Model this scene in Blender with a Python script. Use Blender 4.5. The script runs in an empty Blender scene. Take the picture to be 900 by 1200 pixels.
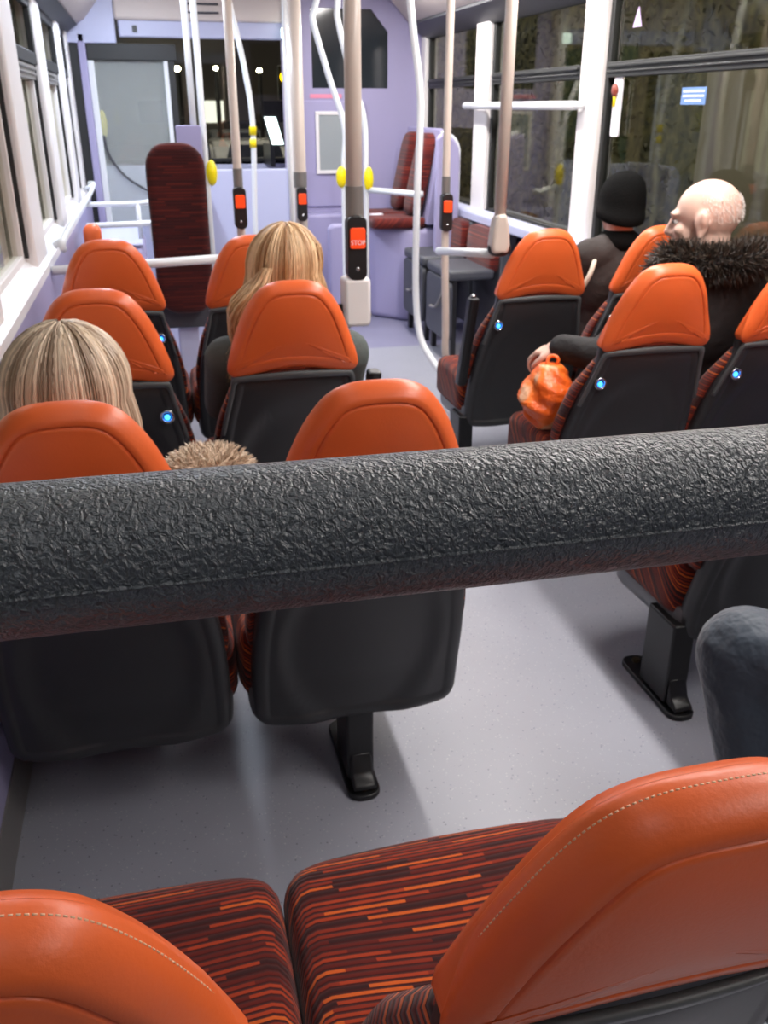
import bpy, bmesh, math, random
from mathutils import Vector, Matrix, Euler
random.seed(7)
sc = bpy.context.scene
col = bpy.data.collections.new('bus'); sc.collection.children.link(col)
PI = math.pi

# ------------------------------------------------------------------ materials
def mat(name, color, rough=.5, metal=0, spec=.5, bump=None, emit=None, coat=0, sheen=0):
    m = bpy.data.materials.new(name); m.use_nodes = True
    nt = m.node_tree; b = nt.nodes['Principled BSDF']
    b.inputs['Base Color'].default_value = (*color, 1)
    b.inputs['Roughness'].default_value = rough
    b.inputs['Metallic'].default_value = metal
    b.inputs['Specular IOR Level'].default_value = spec
    b.inputs['Coat Weight'].default_value = coat
    b.inputs['Sheen Weight'].default_value = sheen
    if emit:
        b.inputs['Emission Color'].default_value = (*emit[:3], 1)
        b.inputs['Emission Strength'].default_value = emit[3]
    if bump:
        scale, strength, dist = bump
        tc = nt.nodes.new('ShaderNodeTexCoord'); n = nt.nodes.new('ShaderNodeTexNoise')
        n.inputs['Scale'].default_value = scale; n.inputs['Detail'].default_value = 4
        bp = nt.nodes.new('ShaderNodeBump'); bp.inputs['Strength'].default_value = strength
        bp.inputs['Distance'].default_value = dist
        nt.links.new(tc.outputs['Object'], n.inputs['Vector'])
        nt.links.new(n.outputs['Fac'], bp.inputs['Height'])
        nt.links.new(bp.outputs['Normal'], b.inputs['Normal'])
    return m

def noise_color(m, stops, scale, detail=3, vec=(1, 1, 1)):
    nt = m.node_tree; b = nt.nodes['Principled BSDF']
    tc = nt.nodes.new('ShaderNodeTexCoord'); mp = nt.nodes.new('ShaderNodeMapping')
    mp.inputs['Scale'].default_value = vec
    n = nt.nodes.new('ShaderNodeTexNoise'); n.inputs['Scale'].default_value = scale; n.inputs['Detail'].default_value = detail
    r = nt.nodes.new('ShaderNodeValToRGB')
    while len(r.color_ramp.elements) < len(stops): r.color_ramp.elements.new(.5)
    for e, (p, c) in zip(r.color_ramp.elements, stops): e.position = p; e.color = (*c, 1)
    nt.links.new(tc.outputs['Object'], mp.inputs['Vector']); nt.links.new(mp.outputs['Vector'], n.inputs['Vector'])
    nt.links.new(n.outputs['Fac'], r.inputs['Fac']); nt.links.new(r.outputs['Color'], b.inputs['Base Color'])
    return r

M = {}
M['leather'] = mat('orange_leather', (.78, .135, .03), .38, bump=(260, .12, .002))
M['stitch'] = mat('stitch_thread', (.78, .45, .28), .7)
M['shell'] = mat('charcoal_shell_plastic', (.028, .029, .032), .42, bump=(500, .15, .001))
M['rim'] = mat('grey_rim_plastic', (.085, .09, .092), .45)
M['pan'] = mat('grey_pan_plastic', (.14, .145, .16), .4)
M['black'] = mat('black_powder_coat', (.008, .008, .009), .4)
M['bolt'] = mat('dull_bolt', (.12, .09, .05), .4, .8)
M['pole'] = mat('cream_pole_coating', (.60, .52, .46), .33)
M['whitepole'] = mat('white_pole_coating', (.70, .72, .74), .3)
M['sleeve'] = mat('grey_sleeve', (.22, .21, .2), .35, .3)
M['lilac'] = mat('lilac_panel', (.34, .315, .50), .45)
M['lilac2'] = mat('pale_lilac_panel', (.50, .52, .70), .42)
M['white'] = mat('white_panel', (.76, .73, .72), .45)
M['cream'] = mat('cream_ceiling', (.66, .585, .54), .55)
M['rubber'] = mat('black_window_rubber', (.012, .013, .013), .5)
M['darkgrey'] = mat('dark_grey_plastic', (.055, .058, .07), .5)
M['yellow'] = mat('yellow_plastic', (.85, .68, .0), .4)
M['red'] = mat('red_push_button', (.85, .07, .01), .35, emit=(.9, .06, .01, .35))
M['chrome'] = mat('chrome_ring', (.5, .52, .55), .2, 1)
M['blue'] = mat('blue_indicator', (.02, .2, .9), .3, emit=(.03, .28, 1, 6))
M['paper'] = mat('white_mark', (.8, .8, .85), .6)
M['skin'] = mat('skin', (.62, .34, .25), .5, bump=(90, .15, .002))
M['paleskin'] = mat('pale_skin', (.70, .46, .37), .45, bump=(120, .15, .002))
M['eye'] = mat('eye_white', (.7, .7, .68), .2)
M['iris'] = mat('eye_iris', (.03, .05, .07), .2)
M['sill'] = mat('white_sill', (.8, .79, .8), .35)
M['notice'] = mat('grey_notice', (.30, .33, .34), .25)
M['pink'] = mat('pink_label', (.75, .25, .36), .6)
M['sticker'] = mat('blue_sticker', (.13, .24, .5), .5)
M['road'] = mat('asphalt', (.05, .05, .052), .35, bump=(30, .3, .01))
M['lamp'] = mat('lamp_glow', (1, 1, 1), .5, emit=(1, .96, .88, 3))
M['warm'] = mat('warm_street_lamp', (1, .9, .7), .5, emit=(1, .86, .62, 45))
M['amber'] = mat('amber_signal', (1, .6, 0), .5, emit=(1, .6, .0, 12))
M['tail'] = mat('tail_lamp', (1, .1, .05), .5, emit=(1, .13, .04, 18))
M['head'] = mat('car_headlamp', (1, 1, 1), .5, emit=(.9, .97, 1, 25))
M['carpaint'] = mat('grey_car_paint', (.12, .13, .14), .25, .3)
M['carglass'] = mat('car_glass', (.02, .025, .03), .1)
M['teal'] = mat('teal_shutter', (.06, .22, .2), .6)
M['facade'] = mat('rendered_facade', (.42, .38, .34), .8, bump=(20, .2, .01))
M['litwin'] = mat('lit_shop_window', (.8, .8, .75), .5, emit=(.95, .9, .8, 1.6))
M['fence'] = mat('pale_wall', (.36, .32, .25), .8, bump=(8, .3, .02))
M['screen'] = mat('lit_screen', (.8, .9, .9), .4, emit=(.75, .95, .9, 3))
M['jeans'] = mat('dark_jeans', (.025, .040, .062), .6, bump=(8, .6, .05), sheen=.3)
M['bark'] = mat('bark', (.1, .07, .045), .9)

# floor: speckled vinyl
def floor_mat(name, base, dark, light):
    m = mat(name, base, .38, spec=.4); nt = m.node_tree; b = nt.nodes['Principled BSDF']
    tc = nt.nodes.new('ShaderNodeTexCoord')
    def spots(scale, r0, r1):
        v = nt.nodes.new('ShaderNodeTexVoronoi'); v.inputs['Scale'].default_value = scale
        cr = nt.nodes.new('ShaderNodeValToRGB'); cr.color_ramp.elements[0].position = r0; cr.color_ramp.elements[1].position = r1
        cr.color_ramp.elements[0].color = (1, 1, 1, 1); cr.color_ramp.elements[1].color = (0, 0, 0, 1)
        nt.links.new(tc.outputs['Object'], v.inputs['Vector']); nt.links.new(v.outputs['Distance'], cr.inputs['Fac'])
        return cr
    a = spots(60, .08, .13); c = spots(95, .1, .16)
    n = nt.nodes.new('ShaderNodeTexNoise'); n.inputs['Scale'].default_value = 3; n.inputs['Detail'].default_value = 5
    nt.links.new(tc.outputs['Object'], n.inputs['Vector'])
    mx0 = nt.nodes.new('ShaderNodeMix'); mx0.data_type = 'RGBA'; mx0.inputs[6].default_value = (*[x*.86 for x in base], 1); mx0.inputs[7].default_value = (*[x*1.12 for x in base], 1)
    nt.links.new(n.outputs['Fac'], mx0.inputs[0])
    mx1 = nt.nodes.new('ShaderNodeMix'); mx1.data_type = 'RGBA'; mx1.inputs[7].default_value = (*dark, 1)
    nt.links.new(a.outputs['Color'], mx1.inputs[0]); nt.links.new(mx0.outputs[2], mx1.inputs[6])
    mx2 = nt.nodes.new('ShaderNodeMix'); mx2.data_type = 'RGBA'; mx2.inputs[7].default_value = (*light, 1)
    nt.links.new(c.outputs['Color'], mx2.inputs[0]); nt.links.new(mx1.outputs[2], mx2.inputs[6])
    nt.links.new(mx2.outputs[2], b.inputs['Base Color'])
    return m
M['floor'] = floor_mat('speckled_grey_vinyl', (.285, .29, .335), (.12, .12, .16), (.42, .42, .45))
M['floor2'] = floor_mat('speckled_lilac_vinyl', (.22, .215, .31), (.12, .12, .2), (.3, .3, .4))

# moquette with broken stripes; rows run along v, dashes along u
def moquette(name, rowdir, row=.0086, cols=None):
    m = mat(name, (.1, .01, .01), .85, spec=.15, sheen=.15); nt = m.node_tree; N = nt.nodes; L = nt.links
    b = N['Principled BSDF']; tc = N.new('ShaderNodeTexCoord')
    def dot(vec):
        d = N.new('ShaderNodeVectorMath'); d.operation = 'DOT_PRODUCT'; d.inputs[1].default_value = vec
        L.new(tc.outputs['Object'], d.inputs[0]); return d.outputs['Value']
    def mth(op, a, bb=None):
        n = N.new('ShaderNodeMath'); n.operation = op
        for i, x in enumerate((a, bb)):
            if x is None: continue
            if isinstance(x, (int, float)): n.inputs[i].default_value = x
            else: L.new(x, n.inputs[i])
        return n.outputs[0]
    v = mth('DIVIDE', dot(rowdir), row); r = mth('FLOOR', v); fr = mth('FRACT', v)
    wn = N.new('ShaderNodeTexWhiteNoise'); wn.noise_dimensions = '1D'; L.new(r, wn.inputs['W'])
    u = mth('ADD', mth('DIVIDE', dot((1, .15, 0)), .11), mth('MULTIPLY', wn.outputs['Value'], 37.3))
    seg = mth('FLOOR', u)
    cb = N.new('ShaderNodeCombineXYZ'); L.new(seg, cb.inputs[0]); L.new(r, cb.inputs[1])
    w2 = N.new('ShaderNodeTexWhiteNoise'); w2.noise_dimensions = '2D'; L.new(cb.outputs[0], w2.inputs['Vector'])
    cr = N.new('ShaderNodeValToRGB'); cr.color_ramp.interpolation = 'CONSTANT'
    st = cols or [(0, (.035, .010, .010)), (.16, (.11, .012, .008)), (.34, (.22, .024, .010)), (.66, (.33, .04, .012)), (.90, (.55, .10, .016))]
    while len(cr.color_ramp.elements) < len(st): cr.color_ramp.elements.new(.5)
    for e, (p, c) in zip(cr.color_ramp.elements, st): e.position = p; e.color = (*c, 1)
    L.new(w2.outputs['Value'], cr.inputs['Fac'])
    # groove between rows is dark maroon weave
    g = mth('GREATER_THAN', mth('ABSOLUTE', mth('SUBTRACT', fr, .5)), .27)
    mx = N.new('ShaderNodeMix'); mx.data_type = 'RGBA'; mx.inputs[7].default_value = (.055, .010, .009, 1)
    L.new(g, mx.inputs[0]); L.new(cr.outputs['Color'], mx.inputs[6]); L.new(mx.outputs[2], b.inputs['Base Color'])
    bp = N.new('ShaderNodeBump'); bp.inputs['Strength'].default_value = .5; bp.inputs['Distance'].default_value = .0015
    L.new(mth('SINE', mth('MULTIPLY', fr, PI)), bp.inputs['Height']); L.new(bp.outputs['Normal'], b.inputs['Normal'])
    return m
M['cushion'] = moquette('striped_moquette_cushion', (0, 1, -1))
M['backfab'] = moquette('striped_moquette_back', (0, 0, 1))
RED = [(0, (.09, .012, .012)), (.3, (.14, .015, .012)), (.6, (.19, .022, .014)), (.85, (.25, .035, .02))]
M['redfab'] = moquette('maroon_moquette', (0, 0, 1), .012, RED)
DRK = [(0, (.035, .008, .008)), (.3, (.06, .009, .008)), (.6, (.085, .012, .009)), (.85, (.10, .015, .01))]
M['darkfab'] = moquette('dark_maroon_moquette', (0, 0, 1), .012, DRK)
M['redseat'] = moquette('maroon_moquette_flat', (1, 0, -1), .012, RED)

# padded rail: wrinkled vinyl
def rail_mat():
    m = mat('wrinkled_black_vinyl', (.050, .061, .070), .34, spec=.85); nt = m.node_tree; N = nt.nodes; L = nt.links
    b = N['Principled BSDF']; tc = N.new('ShaderNodeTexCoord')
    nz = N.new('ShaderNodeTexNoise'); nz.inputs['Scale'].default_value = 210; nz.inputs['Detail'].default_value = 2
    mx = N.new('ShaderNodeVectorMath'); mx.operation = 'SCALE'; mx.inputs['Scale'].default_value = .009
    L.new(tc.outputs['Object'], nz.inputs['Vector']); L.new(nz.outputs['Color'], mx.inputs[0])
    ad = N.new('ShaderNodeVectorMath'); ad.operation = 'ADD'; L.new(tc.outputs['Object'], ad.inputs[0]); L.new(mx.outputs[0], ad.inputs[1])
    mp = N.new('ShaderNodeMapping'); mp.inputs['Scale'].default_value = (1.35, .8, .8); L.new(ad.outputs[0], mp.inputs['Vector'])
    v = N.new('ShaderNodeTexVoronoi'); v.feature = 'SMOOTH_F1'; v.inputs['Scale'].default_value = 300; v.inputs['Smoothness'].default_value = .35
    L.new(mp.outputs[0], v.inputs['Vector'])
    n2 = N.new('ShaderNodeTexNoise'); n2.inputs['Scale'].default_value = 420; n2.inputs['Detail'].default_value = 2; L.new(mp.outputs[0], n2.inputs['Vector'])
    a = N.new('ShaderNodeMath'); a.operation = 'ADD'; L.new(v.outputs['Distance'], a.inputs[0]); L.new(n2.outputs['Fac'], a.inputs[1])
    bp = N.new('ShaderNodeBump'); bp.inputs['Strength'].default_value = 1; bp.inputs['Distance'].default_value = .0017
    L.new(a.outputs[0], bp.inputs['Height']); L.new(bp.outputs['Normal'], b.inputs['Normal'])
    return m
M['rail'] = rail_mat()

def glass_mat(name, tint=(.82, .85, .82), refl=1.0):
    m = bpy.data.materials.new(name); m.use_nodes = True; nt = m.node_tree; N = nt.nodes; L = nt.links
    for n in list(N): N.remove(n)
    o = N.new('ShaderNodeOutputMaterial'); t = N.new('ShaderNodeBsdfTransparent'); t.inputs[0].default_value = (*tint, 1)
    g = N.new('ShaderNodeBsdfGlossy'); g.inputs['Roughness'].default_value = .01; g.inputs[0].default_value = (refl*.85, refl*.82, refl*.72, 1)
    lw = N.new('ShaderNodeLayerWeight'); lw.inputs['Blend'].default_value = .5
    pw = N.new('ShaderNodeMath'); pw.operation = 'POWER'; pw.inputs[1].default_value = 5; L.new(lw.outputs['Facing'], pw.inputs[0])
    f = N.new('ShaderNodeMath'); f.operation = 'MULTIPLY_ADD'; f.inputs[1].default_value = .96; f.inputs[2].default_value = .04; L.new(pw.outputs[0], f.inputs[0])
    mx = N.new('ShaderNodeMixShader'); L.new(f.outputs[0], mx.inputs[0]); L.new(t.outputs[0], mx.inputs[1]); L.new(g.outputs[0], mx.inputs[2])
    L.new(mx.outputs[0], o.inputs['Surface'])
    return m
M['glass'] = glass_mat('window_glass')
M['foggy'] = mat('misted_glass', (.55, .58, .57), .25)
def foggy():
    m = bpy.data.materials.new('misted_glass'); m.use_nodes = True; nt = m.node_tree; N = nt.nodes; L = nt.links
    for n in list(N): N.remove(n)
    o = N.new('ShaderNodeOutputMaterial'); t = N.new('ShaderNodeBsdfTransparent'); t.inputs[0].default_value = (.85, .88, .87, 1)
    p = N.new('ShaderNodeBsdfPrincipled'); p.inputs['Base Color'].default_value = (.62, .65, .64, 1); p.inputs['Roughness'].default_value = .06
    mx = N.new('ShaderNodeMixShader'); mx.inputs[0].default_value = .27
    L.new(t.outputs[0], mx.inputs[1]); L.new(p.outputs[0], mx.inputs[2]); L.new(mx.outputs[0], o.inputs['Surface'])
    return m
M['foggy'] = foggy()

def hair_mat(name, c0, c1):
    m = mat(name, c0, .38, spec=.5); nt = m.node_tree; b = nt.nodes['Principled BSDF']
    at = nt.nodes.new('ShaderNodeAttribute'); at.attribute_name = 'tone'
    mx = nt.nodes.new('ShaderNodeMix'); mx.data_type = 'RGBA'; mx.inputs[6].default_value = (*c0, 1); mx.inputs[7].default_value = (*c1, 1)
    nt.links.new(at.outputs['Fac'], mx.inputs[0]); nt.links.new(mx.outputs[2], b.inputs['Base Color'])
    return m
M['hair_ash'] = hair_mat('streaked_blonde_hair', (.27, .17, .105), (.98, .80, .60))
M['hair_gold'] = hair_mat('golden_blonde_hair', (.36, .17, .06), (.95, .68, .40))
M['fur_cream'] = hair_mat('cream_fur', (.45, .34, .24), (.9, .76, .6))
M['fur_dark'] = hair_mat('dark_fur', (.005, .004, .0035), (.055, .038, .026))
M['hair_white'] = hair_mat('white_hair', (.55, .5, .45), (.85, .82, .8))
M['coat_green'] = mat('grey_green_coat', (.085, .10, .095), .85, bump=(60, .3, .01))
M['coat_dark'] = mat('dark_parka', (.012, .011, .012), .8, bump=(12, .5, .03))
M['coat_brown'] = mat('dark_brown_jacket', (.03, .022, .02), .8, bump=(12, .5, .03))
M['coat_cream'] = mat('cream_coat', (.6, .46, .33), .9, bump=(80, .4, .01))
M['trousers'] = mat('dark_trousers', (.02, .02, .028), .8, bump=(20, .4, .02))
M['knit'] = mat('black_knit', (.004, .004, .004), .95, spec=.1, bump=(160, .8, .004))
M['strap'] = mat('cream_strap', (.65, .58, .48), .7)
M['shoe'] = mat('black_shoe', (.01, .01, .01), .4)
m = mat('orange_carrier_bag', (.8, .16, .02), .35, bump=(25, .6, .02)); M['bag'] = m
noise_color(m, [(.42, (.85, .13, .015)), (.55, (.9, .2, .03)), (.60, (.75, .42, .25))], 9, 1)
m = mat('hedge_leaves', (.03, .035, .01), .6); M['hedge'] = m
noise_color(m, [(.3, (.015, .02, .006)), (.7, (.22, .20, .07))], 6, 4)

# ------------------------------------------------------------------ helpers
def link(o, parent=None):
    col.objects.link(o)
    if parent: o.parent = parent
    return o
def obj(name, verts, faces, material, parent=None, smooth=True):
    me = bpy.data.meshes.new(name); me.from_pydata([tuple(v) for v in verts], [], faces)
    if smooth: me.polygons.foreach_set('use_smooth', [True]*len(me.polygons))
    if material: me.materials.append(material)
    me.validate(); me.update()
    bm = bmesh.new(); bm.from_mesh(me); bmesh.ops.recalc_face_normals(bm, faces=bm.faces); bm.to_mesh(me); bm.free()
    return link(bpy.data.objects.new(name, me), parent)
def tag(o, label=None, cat=None, group=None, kind=None):
    if label: o['label'] = label
    if cat: o['category'] = cat
    if group: o['group'] = group
    if kind: o['kind'] = kind
    return o
def empty(name, loc, label, cat, group=None, rz=0):
    o = bpy.data.objects.new(name, None); o.empty_display_size = .1
    col.objects.link(o); o.location = loc; o.rotation_euler = (0, 0, rz)
    return tag(o, label, cat, group)

class MB:
    def __init__(s): s.v = []; s.f = []
    def add(s, vs, fs):
        n = len(s.v); s.v += [tuple(v) for v in vs]; s.f += [tuple(i+n for i in f) for f in fs]; return s
    def box(s, x0, x1, y0, y1, z0, z1):
        return s.add([(x0,y0,z0),(x1,y0,z0),(x1,y1,z0),(x0,y1,z0),(x0,y0,z1),(x1,y0,z1),(x1,y1,z1),(x0,y1,z1)],
                     [(0,3,2,1),(4,5,6,7),(0,1,5,4),(1,2,6,5),(2,3,7,6),(3,0,4,7)])
    def prism(s, pts, axis, a, b):
        n = len(pts)
        def mk(p, t):
            if axis == 'x': return (t, p[0], p[1])
            if axis == 'y': return (p[0], t, p[1])
            return (p[0], p[1], t)
        vs = [mk(p, a) for p in pts] + [mk(p, b) for p in pts]
        return s.add(vs, [tuple(range(n)), tuple(range(2*n-1, n-1, -1))] + [(i, i+n, (i+1) % n+n, (i+1) % n) for i in range(n)])
    def tube(s, pts, r, seg=14, cap=True):
        pts = [Vector(p) for p in pts]; rs = r if isinstance(r, (list, tuple)) else [r]*len(pts)
        n = len(pts); t0 = (pts[1]-pts[0]).normalized(); up = Vector((0, 0, 1)) if abs(t0.z) < .9 else Vector((1, 0, 0))
        u = t0.cross(up).normalized(); vs = []; fs = []
        for i, p in enumerate(pts):
            t = (pts[min(i+1, n-1)]-pts[max(i-1, 0)]).normalized()
            u = (u - t*u.dot(t)).normalized(); w = t.cross(u)
            for k in range(seg):
                a = 2*PI*k/seg; vs.append(p + (u*math.cos(a)+w*math.sin(a))*rs[i])
        for i in range(n-1):
            for k in range(seg):
                a = i*seg+k; b = i*seg+(k+1) % seg; fs.append((a, b, b+seg, a+seg))
        if cap: fs.append(tuple(range(seg-1, -1, -1))); fs.append(tuple((n-1)*seg+k for k in range(seg)))
        return s.add(vs, fs)
    def ell(s, c, r, su=20, sv=12, rot=None):
        c = Vector(c); vs = []; fs = []
        R = rot.to_matrix() if rot else None
        for j in range(sv+1):
            ph = PI*j/sv
            for i in range(su):
                a = 2*PI*i/su; p = Vector((math.sin(ph)*math.cos(a)*r[0], math.sin(ph)*math.sin(a)*r[1], math.cos(ph)*r[2]))
                if R: p = R @ p
                vs.append(c+p)
        for j in range(sv):
            for i in range(su):
                a = j*su+i; b = j*su+(i+1) % su; fs.append((a, b, b+su, a+su))
        return s.add(vs, fs)
    def cone(s, p0, p1, r0, r1, seg=14):          # capsule with two radii
        p0 = Vector(p0); p1 = Vector(p1)
        s.ell(p0, (r0,)*3, 14, 8); s.ell(p1, (r1,)*3, 14, 8)
        return s.tube([p0, p1], [r0, r1], seg)
    def build(s, name, material, parent=None, smooth=False, bevel=0, angle=40):
        o = obj(name, s.v, s.f, material, parent, smooth=True)
        if bevel:
            b = o.modifiers.new('bevel', 'BEVEL'); b.width = bevel; b.segments = 3; b.limit_method = 'ANGLE'; b.angle_limit = math.radians(35)
        me = o.data
        if not smooth:
            me.set_sharp_from_angle(angle=math.radians(angle))
        return o

def spline(pts, n=8, closed=False):
    P = [Vector(p) for p in pts]; out = []; N = len(P)
    for i in range(N if closed else N-1):
        if closed: a, b, c, d = P[i-1], P[i], P[(i+1) % N], P[(i+2) % N]
        else: a, b, c, d = P[max(i-1, 0)], P[i], P[i+1], P[min(i+2, N-1)]
        for k in range(n):
            t = k/n; out.append(.5*((2*b)+(c-a)*t+(2*a-5*b+4*c-d)*t*t+(3*b-a-3*c+d)*t**3))
    if not closed: out.append(P[-1])
    return out
def resample(P, n):
    N = len(P); L = [(P[(i+1) % N]-P[i]).length for i in range(N)]; T = sum(L); out = []; i = 0; acc = 0
    for k in range(n):
        d = T*k/n
        while acc+L[i] < d: acc += L[i]; i += 1
        t = (d-acc)/L[i]; out.append(P[i].lerp(P[(i+1) % N], t))
    return out
def outline(half, n=84):                           # half outline from top centre to bottom centre, mirrored
    h = [Vector((x, z)) for x, z in half]
    pts = h + [Vector((-p.x, p.y)) for p in reversed(h) if abs(p.x) > 1e-6]
    return resample(spline(pts, 8, True), n)
def loft(out2, seq, warp):                         # seq rows (offset, scale, t) -> rounded slab from a 2-D outline
    n = len(out2); c = sum(out2, Vector((0, 0)))/n; vs = []; fs = []
    area = sum(out2[i].x*out2[(i+1) % n].y-out2[(i+1) % n].x*out2[i].y for i in range(n)); sg = 1 if area > 0 else -1
    nor = []
    for i in range(n):
        t = (out2[(i+1) % n]-out2[i-1]).normalized(); nor.append(Vector((-t.y, t.x))*sg)   # inward
    for off, s, t in seq:
        for i in range(n):
            p = out2[i]+nor[i]*off; p = c+(p-c)*s; vs.append(warp(p.x, t, p.y))
    R = len(seq)
    for j in range(R-1):
        for i in range(n):
            a = j*n+i; b = j*n+(i+1) % n; fs.append((a, b, b+n, a+n))
    # close both ends with centre points
    c0 = warp(c.x, seq[0][2], c.y); c1 = warp(c.x, seq[-1][2], c.y); k = len(vs); vs += [c0, c1]
    for i in range(n):
        fs.append((k, (i+1) % n, i)); fs.append((k+1, (R-1)*n+i, (R-1)*n+(i+1) % n))
    return vs, fs
def rrect(x0, x1, y0, y1, r, n=6):
    pts = []
    for cx, cy, a0 in ((x1-r, y1-r, 0), (x0+r, y1-r, 90), (x0+r, y0+r, 180), (x1-r, y0+r, 270)):
        for k in range(n+1):
            a = math.radians(a0+90*k/n); pts.append((cx+r*math.cos(a), cy+r*math.sin(a)))
    return pts

# ------------------------------------------------------------------ seat
def lean(z):
    # centre line of the back: y of its rear face at height z (local; head top at y = 0)
    pts = [(1.0, -.01), (.9, .006), (.78, .034), (.62, .085), (.45, .14), (.3, .185), (.18, .205)]
    if z >= pts[0][0]: return pts[0][1]
    for (za, ya), (zb, yb) in zip(pts, pts[1:]):
        if z >= zb: return ya+(yb-ya)*(za-z)/(za-zb)
    return pts[-1][1]
HEAD = [(0, .985), (.048, .981), (.084, .963), (.114, .925), (.140, .875), (.160, .825), (.172, .787), (.173, .768), (.160, .755), (.145, .753), (.10, .760), (.05, .769), (0, .772)]
SHELL = [(0, .80), (.10, .795), (.143, .785), (.155, .765), (.165, .70), (.186, .61), (.206, .50), (.217, .38), (.219, .25), (.213, .212), (.188, .193), (.08, .19), (0, .19)]
BACKF = [(0, .775), (.10, .77), (.135, .76), (.156, .73), (.176, .67), (.200, .59), (.220, .49), (.222, .41), (.19, .375), (.1, .37), (0, .37)]
oh, os_, ob = outline(HEAD, 96), outline(SHELL, 96), outline(BACKF, 88)
def mk_head():
    def w(x, t, z):
        k = min(1, max(0, (z-.755)/.115)); k = k*k*(3-2*k)
        if t < .062: t = t*k+(1-k)*.016*(t/.062 if t > 0 else 0)
        t *= .74
        if z < .9: z = .9-(.9-z)*1.13
        return (x, lean(z)+t+.35*x*x, z)
    seq = [(.036, .25, -.010), (.036, .5, -.009), (.036, .75, -.006), (.036, .9, -.003), (.036, .97, -.0012), (.0335, 1, -.0008), (.0322, 1, .0012), (.0308, 1, .0065), (.0294, 1, .0012), (.028, 1, -.0002), (.018, 1, .008),
           (.009, 1, .020), (.003, 1, .034), (0, 1, .050), (.0005, 1, .058), (.002, 1, .0605), (.0035, 1, .0595), (.004, 1, .063), (.010, 1, .078), (.022, 1, .088), (.036, .97, .093), (.036, .8, .097), (.036, .4, .10)]
    return loft(oh, seq, w)
def mk_shell():
    def w(x, t, z):
        y = lean(z)+t+.55*x*x
        k = min(1, max(0, (z-.70)/.04)); y += .016*k*k*(3-2*k)
        # moulded knee recess
        d = (x/.165)**2+((z-.40)/.25)**2
        if t < .02 and d < 1.12: q = min(1, max(0, (1.10-d)/.5)); y += .016*q*q*(3-2*q)
        return (x, y, z)
    seq = [(.034, s, .006) for s in (.12, .25, .38, .5, .6, .68, .76, .82, .87, .91, .94, .97, 1)]
    seq += [(.030, 1, .0058), (.027, 1, .003), (.018, 1, .001), (.008, 1, .002), (.002, 1, .008), (0, 1, .016), (0, 1, .035), (.004, 1, .04), (.03, .9, .04), (.03, .4, .04)]
    return loft(os_, seq, w)
def mk_backf():
    def w(x, t, z):
        k = min(1, max(0, (z-.60)/.17)); return (x, lean(z)+(t-.03)*(1-.45*k)+.03+.5*x*x-.018*k, z-.012*k)
    seq = [(.03, .5, .042), (.02, 1, .042), (.004, 1, .03), (0, 1, .045), (0, 1, .075), (.008, 1, .095), (.02, 1, .105), (.03, .9, .106), (.03, .7, .100), (.03, .4, .098)]
    return loft(ob, seq, w)
CUSH = [(0, .625), (.12, .62), (.200, .608), (.235, .575), (.2405, .52), (.2405, .37), (.236, .28), (.20, .255), (.1, .25), (0, .25)]
oc = outline(CUSH, 96)
def mk_cushion(bot=.25):
    def w(x, t, y): 
        q = max(0, (y-.52)/.12); d = -.03*q*q - .012*math.exp(-((y-.36)/.12)**2)*math.exp(-(x/.15)**2) if t > .35 else 0
        return (x, y, t+d)
    seq = [(.03, .5, bot), (.02, 1, bot), (.006, 1, bot+.004), (0, 1, bot+.02), (0, 1, .36), (.003, 1, .38), (.010, 1, .395), (.022, 1, .405), (.035, 1, .408)] + [(.035, s, .408) for s in (.85, .7, .5, .3)]
    return loft(oc, seq, w)
PAN = [(0, .63), (.12, .625), (.19, .605), (.222, .56), (.226, .48), (.226, .36), (.222, .25), (.195, .23), (.1, .225), (0, .225)]
op = outline(PAN, 80)
def mk_pan():
    def w(x, t, y):
        k = max(0, (y-.3)/.3); return (x, y, t-.015*k)
    seq = [(.036, .4, .19), (.034, .9, .19), (.03, 1, .192), (.012, 1, .20), (.002, 1, .215), (0, 1, .235), (0, 1, .272), (.006, 1, .276), (.02, 1, .272), (.03, .6, .272)]
    return loft(op, seq, w)
MESH = {}
def seatmesh(key, fn, m):
    if key not in MESH:
        o = obj(key, *fn(), m); MESH[key] = o.data; bpy.data.objects.remove(o)
    return MESH[key]
def child(name, me, parent):
    o = bpy.data.objects.new(name, me); return link(o, parent)
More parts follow.
